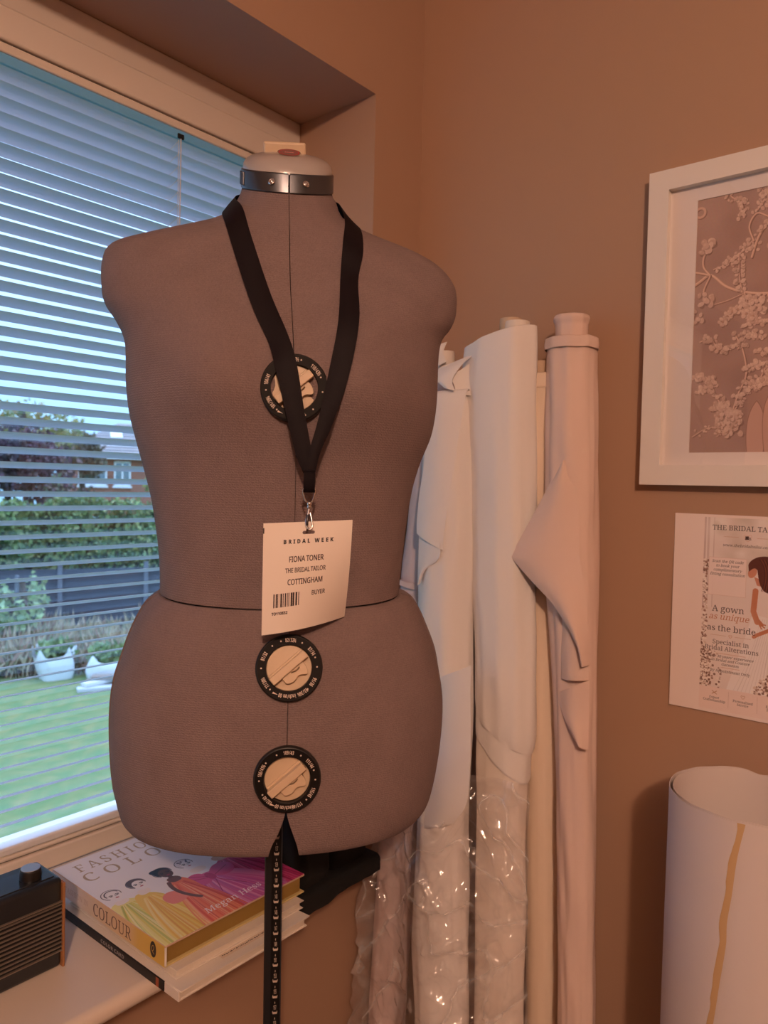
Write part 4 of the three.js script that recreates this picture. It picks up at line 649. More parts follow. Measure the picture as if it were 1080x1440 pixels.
{ // stack of book and booklets
  const white = std({ color: lin(0.78, 0.70, 0.62), roughness: 0.6 }), pages = std({ color: lin(0.74, 0.66, 0.56), roughness: 0.8, bumpMap: rep(dataTex(8, 256, (u, v, x, y) => (y % 4) / 4), 1, 2), bumpScale: 0.0003 });
  { // black-spined colour card folder, lowest
    const t = thing('colour_card_folder', 'white folder with a black lettered spine at the bottom of the book stack', 'folder');
    const x0 = -0.062, x1 = 0.205, z0 = 0.478, z1 = 0.6825, y = SILL + 0.0003;
    part(t, 'bottom_cover', box(x0, x1 - 0.001, y, y + 0.0022, z0, z1, 0.0006), white);
    part(t, 'pages', box(x0 + 0.002, x1 - 0.003, y + 0.0022, y + 0.0098, z0 + 0.003, z1 - 0.002), pages);
    part(t, 'top_cover', slab(6, 16, (i, j) => [lerp(x0, x1 + 0.002, j / 16), y + 0.0105 + 0.0035 * (j / 16) ** 4 * (1 - 0.4 * i / 6), lerp(z0 - 0.002, z1 - 0.001, i / 6)], 0.0016), white);
    const sp = canvasTex(1024, 64, (g, w, h) => { g.fillStyle = '#121013'; g.fillRect(0, 0, w, h); g.fillStyle = '#a8a2a0'; g.font = 'bold 38px sans-serif'; g.textBaseline = 'middle'; g.fillText('COLOR CARD', 430, 34); g.fillStyle = '#a5502e'; g.fillRect(955, 0, 26, h); });
    part(t, 'spine', box(x0, 0.176, y + 0.0002, y + 0.0122, z1 - 0.001, z1 + 0.0006, 0.0005), std({ color: lin(0.012, 0.011, 0.012), roughness: 0.5 }), 'black folder spine');
    part(t, 'spine_print', new THREE.PlaneGeometry(0.176 - x0, 0.0108).translate((0.176 + x0) / 2, y + 0.0062, z1 + 0.0009), std({ map: sp, roughness: 0.5 }), 'spine printed with grey capitals');
    part(t, 'spine_end', box(0.1765, x1 - 0.0005, y + 0.0002, y + 0.0125, z1 - 0.002, z1 + 0.0004, 0.0006), white);
    const line = canvasTex(512, 64, (g, w, h) => { g.fillStyle = '#dccab8'; g.fillRect(0, 0, w, h); g.fillStyle = '#3a2a22'; reseed(3); let x = 20; while (x < 490) { const b = rr(4, 16); g.fillRect(x, 24 + rr(-4, 4), b, rr(6, 14)); x += b + rr(3, 9); } });
    const pr = part(t, 'cover_print', new THREE.PlaneGeometry(0.075, 0.009), std({ map: line, roughness: 0.6 }), 'line of small dark print'); pr.rotation.set(-Math.PI / 2, 0, Math.PI / 2); pr.position.set(0.1905, y + 0.0144, 0.575);
  }
  { // thin white booklet between
    const t = thing('booklet', 'thin plain white booklet between the colourful book and the black-spined folder', 'booklet');
    part(t, 'cover', slab(8, 14, (i, j) => [lerp(-0.060, 0.186, j / 14), 0.7178 + 0.0006 * Math.sin(j), lerp(0.468, 0.673, i / 8)], 0.001), white);
    part(t, 'pages', box(-0.058, 0.183, 0.7184, 0.7262, 0.471, 0.671, 0.001), pages);
    part(t, 'cover', slab(8, 14, (i, j) => [lerp(-0.060, 0.1865, j / 14), 0.7270 + 0.0010 * (j / 14) ** 3, lerp(0.467, 0.673, i / 8)], 0.001), white);
  }
  { // fashion book
    const t = thing('book', 'thick book with illustrated ladies in bright gowns on its white cover, topmost of the stack', 'book');
    const x0 = -0.0955, x1 = 0.1725, z0 = 0.4525, z1 = 0.6795, y0 = 0.7288, y1 = 0.7548;
    const cover = canvasTex(1024, 1208, (g, w, h) => {
      reseed(91);
      g.fillStyle = '#f0edf0'; g.fillRect(0, 0, w, h);
      const U = (u) => u * w, Y = (v) => v * h;
      const gt = (s, u, v, size, sp) => { g.font = `${size}px serif`; g.fillStyle = '#b29a7c'; g.textAlign = 'left'; g.textBaseline = 'alphabetic'; let x = U(u); for (const c of s) { g.fillText(c, x, Y(v)); x += g.measureText(c).width + sp; } };
      g.save(); g.scale(0.8, 1); gt('FASHION', 0.085 / 0.8, 0.135, 138, 22); g.restore(); g.font = '30px serif'; g.fillText('in', U(0.86), Y(0.135)); gt('COLOUR', 0.060, 0.258, 150, 46);
      const poly = (p, c) => { g.fillStyle = c; g.beginPath(); p.forEach(([u, v], k) => (k ? g.lineTo(U(u), Y(v)) : g.moveTo(U(u), Y(v)))); g.fill(); };
      const blob = (p, c) => { g.fillStyle = c; g.beginPath(); const n = p.length; for (let k = 0; k <= n; k++) { const a = p[k % n], b = p[(k + 1) % n], m = [(a[0] + b[0]) / 2, (a[1] + b[1]) / 2]; k ? g.quadraticCurveTo(U(a[0]), Y(a[1]), U(m[0]), Y(m[1])) : g.moveTo(U(m[0]), Y(m[1])); } g.fill(); };
      const streaks = (u0, v0, u1, v1, du, n, cols) => { for (let k = 0; k < n; k++) { g.strokeStyle = cols[Math.floor(rnd() * cols.length)]; g.lineWidth = rr(3, 16); g.lineCap = 'round'; const a = rr(-1, 1); g.beginPath(); g.moveTo(U(u0 + a * du * 0.25), Y(v0)); g.quadraticCurveTo(U(lerp(u0, u1, 0.5) + a * du * 0.9), Y(lerp(v0, v1, 0.5)), U(u1 + a * du), Y(v1)); g.stroke(); } };
      // gowns, back to front
      blob([[.70, .56], [.84, .54], [1.05, .60], [1.05, 1.05], [.62, 1.05], [.62, .8]], '#c9386c'); streaks(.82, .58, .85, 1.02, .26, 60, ['rgba(190,40,90,.6)', 'rgba(220,90,130,.5)', 'rgba(150,24,66,.6)', 'rgba(240,150,175,.4)']);
      blob([[.52, .62], [.62, .60], [.74, .66], [.86, .80], [.90, 1.05], [.40, 1.05], [.44, .82]], '#d477a4'); streaks(.60, .66, .66, 1.03, .24, 70, ['rgba(196,70,140,.6)', 'rgba(232,160,196,.5)', 'rgba(176,84,160,.6)', 'rgba(210,100,150,.6)']);
      blob([[.45, .60], [.55, .57], [.60, .64], [.57, .72], [.48, .70]], '#d4578e'); blob([[.60, .63], [.70, .56], [.80, .60], [.76, .70], [.64, .70]], '#cf4a84'); blob([[.57, .62], [.62, .61], [.63, .69], [.58, .70]], '#b22f6c');
      for (const [a, b, c, d] of [[.46, .62, .57, .66], [.75, .62, .63, .66], [.60, .70, .54, .82], [.61, .70, .70, .84], [.50, .59, .58, .65]]) { g.strokeStyle = 'rgba(140,20,70,.7)'; g.lineWidth = 6; g.beginPath(); g.moveTo(U(a), Y(b)); g.lineTo(U(c), Y(d)); g.stroke(); }
      blob([[-.05, .56], [.12, .52], [.2, .60], [.24, .80], [.18, 1.05], [-.05, 1.05]], '#eee48e'); streaks(.09, .58, .07, 1.02, .16, 46, ['rgba(214,206,70,.5)', 'rgba(244,236,150,.6)', 'rgba(160,180,60,.45)', 'rgba(240,220,110,.6)', 'rgba(250,246,200,.6)']);
      blob([[.14, .53], [.24, .55], [.30, .62], [.36, .90], [.34, 1.05], [.06, 1.05], [.10, .8]], '#eecf62'); streaks(.22, .60, .20, 1.02, .15, 50, ['rgba(236,188,60,.55)', 'rgba(248,224,120,.6)', 'rgba(222,160,50,.5)', 'rgba(252,240,180,.5)']);
      blob([[.36, .54], [.46, .53], [.50, .60], [.50, .74], [.56, 1.05], [.26, 1.05], [.33, .80]], '#e67a52'); streaks(.42, .60, .40, 1.02, .15, 60, ['rgba(224,84,58,.6)', 'rgba(244,150,110,.55)', 'rgba(236,110,70,.6)', 'rgba(200,60,50,.5)', 'rgba(250,196,150,.5)']);
      blob([[.24, .66], [.32, .62], [.40, .68], [.38, .74], [.26, .76]], '#ec8e7c');
      // arms and shoulders
      g.strokeStyle = '#6e4a3c'; g.lineWidth = 26; g.lineCap = 'round'; g.beginPath(); g.moveTo(U(.38), Y(.56)); g.quadraticCurveTo(U(.33), Y(.66), U(.42), Y(.78)); g.stroke(); blob([[.38, .52], [.46, .51], [.48, .57], [.40, .58]], '#70493a');
      blob([[.54, .53], [.64, .52], [.66, .58], [.55, .58]], '#efe2da'); blob([[.72, .50], [.86, .49], [.88, .56], [.74, .57]], '#c8987c'); blob([[.19, .51], [.27, .51], [.27, .56], [.19, .57]], '#f2e8e2'); blob([[.04, .52], [.12, .52], [.13, .56], [.04, .57]], '#f2e8e2');
      // heads
      const head = (u, v, s0, skin, hair, bun) => { const s = s0 * 1.3; g.lineWidth = 5; g.strokeStyle = '#4a4048'; g.beginPath(); g.ellipse(U(u) - s * 0.1, Y(v) - s * 0.3, s * 1.02, s * 1.02, 0, 2.2, 6.6); g.stroke();
        g.fillStyle = hair; g.beginPath(); g.ellipse(U(u) - s * 0.1, Y(v) - s * 0.35, s * 0.95, s * 0.95, 0, 0, 7); g.fill(); if (bun) { g.beginPath(); g.ellipse(U(u) - s * 0.7, Y(v) - s * 0.9, s * 0.5, s * 0.42, 0, 0, 7); g.fill(); }
        g.fillStyle = skin; g.beginPath(); g.ellipse(U(u) + s * 0.08, Y(v) + s * 0.1, s * 0.72, s * 0.92, 0, 0, 7); g.fill(); g.fillRect(U(u) - s * 0.25, Y(v) + s * 0.7, s * 0.5, s * 0.7);
        g.strokeStyle = '#1d181c'; g.lineWidth = 5; for (const d of [-0.28, 0.42]) { g.beginPath(); g.moveTo(U(u) + s * (d - 0.18), Y(v) - s * 0.12); g.quadraticCurveTo(U(u) + s * d, Y(v) - s * 0.28, U(u) + s * (d + 0.2), Y(v) - s * 0.1); g.stroke(); g.fillStyle = '#1d181c'; g.beginPath(); g.ellipse(U(u) + s * d, Y(v) + s * 0.02, s * 0.15, s * 0.09, 0, 0, 7); g.fill(); }
        g.fillStyle = '#a82c46'; g.beginPath(); g.ellipse(U(u) + s * 0.1, Y(v) + s * 0.56, s * 0.2, s * 0.1, 0, 0, 7); g.fill(); g.strokeStyle = 'rgba(40,30,30,.6)'; g.lineWidth = 3; g.beginPath(); g.moveTo(U(u) + s * 0.1, Y(v)); g.lineTo(U(u) + s * 0.16, Y(v) + s * 0.3); g.stroke();
      };
      head(.085, .462, 44, '#f3eeee', '#e9e4e4'); g.strokeStyle = '#2a2228'; g.lineWidth = 7; g.beginPath(); g.arc(U(.085), Y(.447), 44, Math.PI * 0.9, Math.PI * 1.9); g.stroke();
      head(.25, .455, 44, '#f3eeee', '#5b4f52'); head(.43, .458, 46, '#5d3c30', '#1d1716', true); head(.585, .462, 44, '#f1ecee', '#dcd6dc'); for (let k = 0; k < 9; k++) { g.fillStyle = '#3a3050'; g.beginPath(); g.arc(U(.585) + rr(-40, 34), Y(.432) + rr(-14, 14), 6, 0, 7); g.fill(); }
      head(.80, .43, 46, '#c8987c', '#3d2418'); head(.93, .50, 40, '#f0e6e2', '#6a3a20');
      g.fillStyle = 'rgba(255,250,250,.92)'; g.font = 'italic 74px serif'; g.textAlign = 'left'; g.save(); g.translate(U(.33), Y(.93)); g.rotate(-0.03); g.fillText('Megan Hess', 0, 0); g.restore();
    });
    const spine = canvasTex(1024, 98, (g, w, h) => {
      const gr = g.createLinearGradient(0, 0, w, 0); gr.addColorStop(0, '#d9d0d2'); gr.addColorStop(0.3, '#dcc8b4'); gr.addColorStop(0.72, '#d9bd94'); gr.addColorStop(0.8, '#d8b55c'); gr.addColorStop(1, '#d6b04a'); g.fillStyle = gr; g.fillRect(0, 0, w, h);
      g.fillStyle = '#c3a890'; g.font = '40px serif'; g.textBaseline = 'middle'; g.textAlign = 'left'; g.fillText('FASHION IN', 130, 52); g.fillStyle = '#5c3f34'; g.font = '84px serif'; g.fillText('COLOUR', 410, 54);
      g.fillStyle = '#1a1512'; g.beginPath(); g.ellipse(935, 49, 24, 38, 0, 0, 7); g.fill(); g.strokeStyle = '#cda24a'; g.lineWidth = 4; g.beginPath(); g.ellipse(932, 44, 8, 14, 0.4, 0, 7); g.moveTo(928, 60); g.lineTo(944, 70); g.stroke();
    });
    const bd = std({ color: lin(0.80, 0.76, 0.72), roughness: 0.5 }), gold = std({ color: lin(0.46, 0.28, 0.06), roughness: 0.6, bumpMap: pages.bumpMap, bumpScale: 0.0003 });
    part(t, 'back_cover', box(x0, x1, y0, y0 + 0.0026, z0, z1, 0.001), std({ color: lin(0.62, 0.50, 0.22), roughness: 0.5 }));
    part(t, 'page_block', box(x0 + 0.004, x1 - 0.0045, y0 + 0.0026, y1 - 0.0026, z0 + 0.005, z1 - 0.003), gold, 'gold tinted page edges');
    part(t, 'front_cover', box(x0, x1, y1 - 0.0026, y1, z0, z1, 0.001), std({ color: lin(0.62, 0.42, 0.30), roughness: 0.5 }));
    part(t, 'spine', box(x0, x1, y0, y1, z1 - 0.003, z1, 0.0012), bd);
    const c = part(t, 'cover_print', new THREE.PlaneGeometry(z1 - z0 - 0.001, x1 - x0 - 0.001), std({ map: cover, roughness: 0.42 }), 'cover illustration of ladies in bright gowns'); c.rotation.set(-Math.PI / 2, 0, Math.PI / 2); c.position.set((x0 + x1) / 2, y1 + 0.00025, (z0 + z1) / 2);
    part(t, 'spine_print', new THREE.PlaneGeometry(x1 - x0 - 0.002, y1 - y0 - 0.001).translate((x0 + x1) / 2, (y0 + y1) / 2, z1 + 0.0002), std({ map: spine, roughness: 0.45 }), 'spine lettered in brown');
  }
}
{ // black cloth bag at the far end of the sill
  const t = thing('cloth_bag', 'black cloth bag slumped on the window sill behind the black pole', 'bag');
  const cloth = std({ color: lin(0.004, 0.0035, 0.004), roughness: 0.95, bumpMap: rep(clothBump, 10), bumpScale: 0.0004 });
  const sack = (xa, xb, za, zb, h, sd) => grid(26, 48, (i, j) => {
    const a = j / 48 * Math.PI * 2, v = i / 26, e = 2 / 5, cx = (xa + xb) / 2, cz = (za + zb) / 2, k = (v < 0.12 ? 0.92 + 0.08 * v / 0.12 : 1) * (v > 0.75 ? Math.sqrt(Math.max(0, 1 - ((v - 0.75) / 0.25) ** 2)) : 1);
    const f = 1 + 0.05 * nz(Math.cos(a) * 3 + sd, Math.sin(a) * 3, v * 3);
    return [cx + Math.sign(Math.cos(a)) * Math.abs(Math.cos(a)) ** e * (xb - xa) / 2 * k * f, SILL + 0.0005 + h * v + 0.004 * nz(a, v * 4, sd) * v, cz + Math.sign(Math.sin(a)) * Math.abs(Math.sin(a)) ** e * (zb - za) / 2 * k * f];
  }, null, true);
  part(t, 'bag_body', sack(-0.02, 0.147, 0.362, 0.444, 0.17, 1), cloth); part(t, 'bag_side', sack(-0.02, 0.141, 0.268, 0.366, 0.16, 6), cloth);
  part(t, 'bag_hem', slab(16, 24, (i, j) => { const z = lerp(0.441, 0.262, j / 24), q = i / 16, low = 0.021 + 0.006 * sstep(z, 0.36, 0.375) + 0.002 * nz(j * 0.5, 2), r = 0.008; const a = clamp((q - 0.35) / 0.2, 0, 1) * Math.PI / 2; return [q < 0.35 ? lerp(0.115, 0.1515 - r, q / 0.35) : 0.1515 - r + r * Math.sin(a) + 0.0012 * nz(j * 0.7, q * 4), SILL + 0.0035 - r + r * Math.cos(a) - Math.max(0, q - 0.55) / 0.45 * (low - 0.004), z]; }, 0.002), cloth);
}

// ------------------------------------------------------------------ garden outside, one floor below
const GROUND = -2.6, YAW = 1.072, FWD = V(-Math.sin(YAW), 0, -Math.cos(YAW)), RGT = V(Math.cos(YAW), 0, -Math.sin(YAW));
const out = (d, s, y = GROUND) => V(EYE.x, y, EYE.z).addScaledVector(FWD, d).addScaledVector(RGT, s); // d metres away, s to the right
const toward = Math.atan2(-FWD.x, -FWD.z); // turn that faces the window
{
  const lawnTex = dataTex(512, 512, (u, v) => { const a = tnoise(u, v, 9), b = tnoise(u, v, 26, 4), c = rnd() - 0.5, k = 0.5 + 0.16 * a + 0.12 * b + 0.22 * c; return [0.60 + 0.30 * (k - 0.5) + 0.10 * a, 0.68 + 0.22 * (k - 0.5), 0.42 + 0.2 * (k - 0.5)]; }, true);
  const lawnG = new THREE.PlaneGeometry(120, 120, 1, 1).rotateX(-Math.PI / 2).translate(-40, GROUND, -10);
  struct('lawn', lawnG, std({ map: rep(lawnTex, 60), roughness: 1, color: lin(0.50, 0.48, 0.46) }));
  const soil = struct('flower_bed', grid(6, 60, (i, j) => out(lerp(16.6, 19.4, i / 6) + 0.35 * nz(j * 0.3, 2) * (i === 0 ? 1 : 0), lerp(-14, 14, j / 60), GROUND + 0.02 + 0.08 * Math.sin(i / 6 * Math.PI)).toArray()), std({ color: lin(0.16, 0.13, 0.10), roughness: 1 }));
  // fence panels between posts
  const fence = thing('garden_fence', 'dark boarded garden fence with pale posts behind the flower bed', 'fence');
  const board = std({ color: lin(0.055, 0.06, 0.075), roughness: 0.85 }), postM = std({ color: lin(0.13, 0.14, 0.16), roughness: 0.8 });
  for (let k = -7; k <= 7; k++) {
    const bs = []; for (let q = 0; q < 12; q++) bs.push(new THREE.BoxGeometry(1.8, 0.142, 0.02).rotateX(0.09).translate(0, 0.12 + q * 0.146, 0));
    const p = part(fence, 'fence_panel', merged(bs), board); p.userData.kind = 'stuff'; p.position.copy(out(19.2, 0.57 + k * 1.9)); p.rotation.y = toward;
    const ps = part(fence, 'fence_post', new THREE.BoxGeometry(0.1, 1.95, 0.1).translate(0, 0.97, 0), postM); ps.position.copy(out(19.15, 1.52 + k * 1.9)); ps.rotation.y = toward;
  }
  const leafG = new THREE.BufferGeometry(); leafG.setAttribute('position', new THREE.Float32BufferAttribute([0, 0, 0, 0.5, 0.32, 0.08, 0, 1, 0, -0.5, 0.32, 0.08], 3)); leafG.setAttribute('uv', new THREE.Float32BufferAttribute([0.5, 0, 1, 0.4, 0.5, 1, 0, 0.4], 2)); leafG.setIndex([0, 1, 2, 0, 2, 3]); leafG.computeVertexNormals();
  const leafM = phys({ color: 0xffffff, roughness: 0.7, transmission: 0.3, thickness: 0 });
  const dummy = new THREE.Object3D(), colr = new THREE.Color();
  function foliage(parent, name, n, size, cols, place) {
    const im = shade(new THREE.InstancedMesh(leafG, leafM, n)); im.name = name; im.userData.kind = 'stuff';
    for (let k = 0; k < n; k++) { const p = place(); dummy.position.copy(p); dummy.rotation.set(rr(0, 6.3), rr(0, 6.3), rr(0, 6.3)); const s = size * rr(0.6, 1.4); dummy.scale.set(s * 0.7, s, s); dummy.updateMatrix(); im.setMatrixAt(k, dummy.matrix); const c = cols[Math.floor(rnd() * cols.length)], v = rr(0.7, 1.25); colr.setRGB(c[0] * v, c[1] * v, c[2] * v); im.setColorAt(k, colr); }
    parent.add(im); return im;
  }
  reseed(1234);
  const trunkM = std({ color: lin(0.12, 0.09, 0.07), roughness: 1 });
  const hedge = thing('hedge', 'long tall green hedge rising behind the dark garden fence', 'hedge');
  foliage(hedge, 'hedge_foliage', 26000, 0.14, [[0.20, 0.30, 0.10], [0.15, 0.25, 0.09], [0.26, 0.36, 0.12], [0.10, 0.17, 0.07], [0.30, 0.34, 0.12]], () => { const s = rr(-9, 9), h = 3.25 + 0.35 * nz(s * 0.6, 1) + 0.25 * nz(s * 2, 7), v = Math.sqrt(rnd()), dd = 20.0 + 0.5 * nz(s * 1.3, v * 3, 4) + Math.abs(rr(-0.4, 0.4)) + 0.25 * v; return out(dd, s, GROUND + h * v); });
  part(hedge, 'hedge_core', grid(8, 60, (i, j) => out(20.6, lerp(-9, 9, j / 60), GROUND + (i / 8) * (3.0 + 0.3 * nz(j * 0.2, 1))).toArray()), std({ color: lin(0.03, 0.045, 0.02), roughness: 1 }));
  function tree(label, d, s, yc, rx, ry, n, size, cols, clump, group) {
    const t = thing('tree', label, 'tree', group), clumps = []; for (let k = 0; k < clump; k++) clumps.push([rr(-1, 1), rr(-1, 1), rr(-1, 1)].map((q) => q * 0.8));
    foliage(t, 'tree_foliage', n, size, cols, () => { const c = clumps[Math.floor(rnd() * clumps.length)]; const g = () => (rnd() + rnd() + rnd() - 1.5) * 0.42; const v = [c[0] + g(), c[1] * 0.9 + g(), c[2] + g()], l = Math.hypot(...v), k = l > 1 ? 1 / l : 1; return out(d + v[2] * k * rx, s + v[0] * k * rx, yc + v[1] * k * ry); });
    part(t, 'trunk', tube([out(d, s, GROUND).toArray(), out(d, s + 0.1, (GROUND + yc) / 2).toArray(), out(d, s, yc + ry * 0.4).toArray()], 0.1, 16, 8), trunkM);
    for (let k = 0; k < 5; k++) { const c = clumps[k % clumps.length]; part(t, 'branch', tube([out(d, s, yc - ry * 0.7).toArray(), out(d + c[2] * rx * 0.5, s + c[0] * rx * 0.5, yc + c[1] * ry * 0.4).toArray(), out(d + c[2] * rx, s + c[0] * rx, yc + c[1] * ry).toArray()], 0.035, 10, 6), trunkM); }
    return t;
  }
  tree('dark purple-leaved tree above the hedge at the left edge of the window', 25, -2.0, 1.75, 2.0, 1.35, 5200, 0.17, [[0.10, 0.05, 0.07], [0.13, 0.06, 0.08], [0.07, 0.05, 0.06], [0.16, 0.10, 0.09]], 16);
  tree('small dark purple shrub tree in the hedge in front of the brick house', 21.6, -0.2, 0.55, 0.7, 0.9, 1300, 0.13, [[0.10, 0.05, 0.06], [0.14, 0.10, 0.06], [0.12, 0.15, 0.07]], 8);
  tree('loose yellow-green autumn tree standing highest behind the purple tree', 31, -1.9, 3.1, 2.2, 1.5, 2600, 0.2, [[0.34, 0.30, 0.10], [0.28, 0.28, 0.10], [0.40, 0.28, 0.10], [0.22, 0.26, 0.10]], 13);
  tree('dark tree between the purple tree and the tiled roof', 27, 0.05, 2.0, 0.8, 0.9, 1000, 0.17, [[0.14, 0.10, 0.07], [0.18, 0.16, 0.08], [0.12, 0.12, 0.07]], 8);
  tree('bright green bush tree growing in front of the right part of the brick house', 23.5, 2.9, 1.15, 1.1, 1.0, 2200, 0.16, [[0.28, 0.36, 0.10], [0.36, 0.40, 0.12], [0.20, 0.30, 0.10]], 9);
  tree('thin pale young tree standing before the dark fence', 17.4, -1.1, -1.15, 0.72, 0.72, 420, 0.15, [[0.34, 0.44, 0.20], [0.28, 0.40, 0.20], [0.40, 0.46, 0.24]], 9);
  const sap = thing('tree_stake', 'pale wooden stake beside the thin young tree', 'stake'); part(sap, 'stake_post', new THREE.CylinderGeometry(0.045, 0.045, 1.9, 8).translate(0, 0.95, 0), postM); sap.position.copy(out(17.2, -1.15));
  // dry grasses along the bed
  const gg = new THREE.BufferGeometry(); gg.setAttribute('position', new THREE.Float32BufferAttribute([-0.012, 0, 0, 0.012, 0, 0, 0.03, 0.55, 0.05, 0.16, 1, 0.1], 3)); gg.setAttribute('uv', new THREE.Float32BufferAttribute([0, 0, 1, 0, 0.5, 0.5, 0.5, 1], 2)); gg.setIndex([0, 1, 2, 0, 2, 3]); gg.computeVertexNormals();
  const grass = shade(new THREE.InstancedMesh(gg, std({ color: 0xffffff, roughness: 1 }), 16000)); grass.name = 'dry_grasses'; grass.userData = { kind: 'stuff', label: 'dry straw coloured ornamental grasses along the foot of the fence', category: 'grasses' };
  for (let k = 0; k < 16000; k++) { const s = rr(-8, 8), d = rr(16.3, 18.7); dummy.position.copy(out(d, s)); dummy.rotation.set(rr(-0.4, 0.4), rr(0, 6.3), rr(-0.4, 0.4)); const h = rr(0.35, 1.1) * (0.8 + 0.5 * nz(s * 1.2, d)); dummy.scale.set(1.4, h, 1); dummy.updateMatrix(); grass.setMatrixAt(k, dummy.matrix); const c = [[0.50, 0.40, 0.27], [0.44, 0.37, 0.22], [0.36, 0.22, 0.16], [0.28, 0.30, 0.18], [0.56, 0.47, 0.32]][Math.floor(rnd() * 5)]; colr.setRGB(...c); grass.setColorAt(k, colr); }
  scene.add(grass);
  // bulk bags of grass cuttings and a heap of boards
  const bagM = std({ color: lin(0.72, 0.74, 0.76), roughness: 0.8 });
  function bulkBag(label, d, s, w, h, turn, lean) {
    const t = thing('bulk_bag', label, 'bag'); t.position.copy(out(d, s)); t.rotation.y = toward + turn;
    part(t, 'bag_wall', grid(10, 48, (i, j) => { const a = j / 48 * Math.PI * 2, v = i / 10, e = 2 / 4.5, c = Math.cos(a), q = Math.sin(a), corner = Math.abs(Math.sin(2 * a)) ** 3, k = 0.9 + 0.16 * Math.sin(v * 2.4) + 0.04 * nz(c * 2, q * 2, v * 2 + d); return [Math.sign(c) * Math.abs(c) ** e * w / 2 * k + lean * v * v * 0.1, v * h * (0.86 + 0.34 * corner * v) + 0.05 * nz(c * 2, q * 2, d) * v, Math.sign(q) * Math.abs(q) ** e * w / 2 * k]; }, null, true), bagM);
    reseed(Math.floor(d * 100)); foliage(t, 'grass_cuttings', 500, 0.13, [[0.24, 0.34, 0.12], [0.30, 0.38, 0.14], [0.18, 0.28, 0.10]], () => V(rr(-0.42, 0.42) * w, h * 0.84 + 0.16 * rnd() + 0.1 * (1 - Math.abs(rr(-1, 1))), rr(-0.42, 0.42) * w));
    part(t, 'cuttings_heap', grid(6, 20, (i, j) => { const a = j / 20 * Math.PI * 2, r = (1 - i / 6) * 0.43 * w; return [Math.cos(a) * r, h * (0.8 + 0.2 * (i / 6)), Math.sin(a) * r]; }), std({ color: lin(0.16, 0.22, 0.08), roughness: 1 }));
    for (const [sx, sz] of [[-1, -1], [1, 1]]) part(t, 'bag_loop', tube([[sx * w * 0.4, h * 0.9, sz * w * 0.4], [sx * w * 0.46, h * 1.22, sz * w * 0.42], [sx * w * 0.36, h * 1.02, sz * w * 0.44]], 0.03, 14, 6), bagM);
  }
  bulkBag('white bulk bag of grass cuttings on the lawn, the left one of two', 16.2, -0.38, 0.62, 0.52, 0.3, -1);
  bulkBag('larger white bulk bag of grass cuttings on the lawn, beside the stacked boards', 16.0, 0.62, 0.88, 0.42, -0.15, 1);
  for (const [k, text, dd, ss, yy, len, tn, c] of [
    [0, 'longest grey board lying lowest at the front of the board heap', 15.0, 0.50, 0.036, 1.0, 0.05, [0.5, 0.5, 0.5]], [1, 'brown board lying lowest at the back of the board heap', 15.45, 0.55, 0.036, 0.8, -0.12, [0.40, 0.30, 0.22]],
    [2, 'pale board laid crosswise over the lowest two boards of the heap', 15.2, 0.42, 0.110, 0.7, 0.5, [0.6, 0.58, 0.55]], [3, 'dark short board topmost on the board heap by the bulk bag', 15.2, 0.55, 0.184, 0.6, -0.2, [0.26, 0.20, 0.16]]]) {
    const b = solo('board', new RoundedBoxGeometry(len, 0.07, 0.2, 1, 0.01), std({ color: lin(...c), roughness: 0.9 }), text, 'board', 'heap of boards by the bulk bags'); b.position.copy(out(dd, ss, GROUND + yy)); b.rotation.y = toward + tn;
  }
}
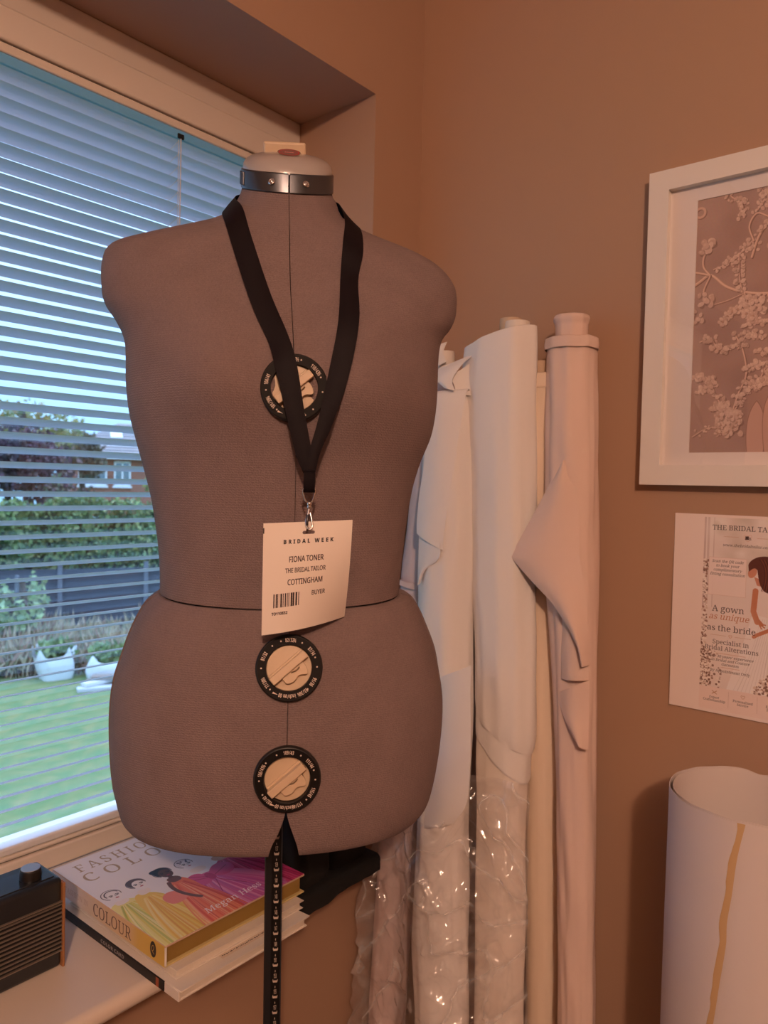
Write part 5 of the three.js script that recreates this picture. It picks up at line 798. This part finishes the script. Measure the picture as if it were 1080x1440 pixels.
{ // brick house beyond the hedge
  const t = thing('house', 'brick house with a hipped tiled roof and white framed windows beyond the hedge', 'house');
  t.position.copy(out(38, 3.35)); t.rotation.y = toward;
  const brick = std({ color: 0xffffff, roughness: 0.95, map: rep(dataTex(64, 64, (u, v, x, y) => { const row = Math.floor(y / 8), j = y % 8 === 0 || (x + (row % 2) * 8) % 16 === 0; const k = j ? 0.56 : 0.42 + 0.1 * rnd(); return j ? [0.6, 0.55, 0.5] : [k + 0.14, k - 0.1, k - 0.18]; }, true), 1), });
  brick.map.repeat.set(1.2, 1.2);
  const tile = std({ color: lin(0.34, 0.30, 0.28), roughness: 0.9 }), white = std({ color: lin(0.8, 0.82, 0.84), roughness: 0.4 }), W = 8.2, D = 7, e = 4.95, h = 6.75;
  const wall = box(-W / 2, W / 2, 0, e, -D, 0); const uv = wall.attributes.uv; for (let k = 0; k < uv.count; k++) uv.setXY(k, uv.getX(k) * 8, uv.getY(k) * 5);
  part(t, 'brick_wall', wall, brick);
  const o = 0.4, A = [-W / 2 - o, e, o], B = [W / 2 + o, e, o], C = [W / 2 + o, e, -D - o], Dd = [-W / 2 - o, e, -D - o], R1 = [-W / 2 + 2.6, h, -D / 2], R2 = [W / 2 - 2.6, h, -D / 2];
  const face = (...p) => { const g = new THREE.BufferGeometry(), v = p.length === 3 ? p : [p[0], p[1], p[2], p[0], p[2], p[3]]; g.setAttribute('position', new THREE.Float32BufferAttribute(v.flat(), 3)); g.setAttribute('uv', new THREE.Float32BufferAttribute(v.flatMap(() => [0, 0]), 2)); g.computeVertexNormals(); return g; };
  const roof = part(t, 'roof', merged([face(A, B, R2, R1), face(C, Dd, R1, R2), face(Dd, A, R1), face(B, C, R2), face(A, Dd, C, B)]), tile);
  const courses = []; for (let k = 1; k < 12; k++) { const s = k / 12; courses.push(new THREE.BoxGeometry(lerp(W + 2 * o, W - 5.2, s), 0.03, 0.06).translate(0, lerp(e, h, s) + 0.02, lerp(o, -D / 2, s))); }
  part(roof, 'tile_courses', merged(courses), tile).userData.kind = 'stuff';
  const sl = part(roof, 'skylight', new THREE.BoxGeometry(0.55, 0.06, 0.9), white, 'white skylight in the roof'); sl.position.set(-1.65, lerp(e, h, 0.62) + 0.04, lerp(o, -D / 2, 0.62)); sl.rotation.x = Math.atan2(h - e, D / 2 + o);
  part(t, 'gutter', box(-W / 2 - o, W / 2 + o, e - 0.12, e + 0.02, o - 0.03, o + 0.1, 0.02), white);
  part(t, 'chimney', box(1.2, 1.9, h - 0.6, h + 1.0, -D / 2 - 0.4, -D / 2 + 0.4), brick);
  const glassM = std({ color: lin(0.25, 0.33, 0.38), roughness: 0.1, metalness: 0.3 });
  for (const [x, w, y, hh] of [[-2.75, 1.25, 3.6, 1.15], [-1.45, 0.75, 3.6, 1.15], [0.8, 1.3, 3.6, 1.15], [-2.6, 1.4, 1.0, 1.2], [0.8, 1.6, 1.0, 1.2]]) {
    const f = part(t, 'window', merged([box(x - w / 2, x + w / 2, y, y + 0.08, -0.02, 0.06), box(x - w / 2, x + w / 2, y + hh - 0.08, y + hh, -0.02, 0.06), box(x - w / 2, x - w / 2 + 0.08, y, y + hh, -0.02, 0.06), box(x + w / 2 - 0.08, x + w / 2, y, y + hh, -0.02, 0.06), box(x - 0.04, x + 0.04, y, y + hh, -0.02, 0.06), box(x - w / 2 - 0.05, x + w / 2 + 0.05, y - 0.1, y, -0.02, 0.12)]), white);
    part(f, 'pane', box(x - w / 2 + 0.05, x + w / 2 - 0.05, y + 0.05, y + hh - 0.05, 0.0, 0.02), glassM);
  }
}
scene.traverse((o) => { if (o.isLight) o.castShadow = true; });
renderer.render(scene, camera);
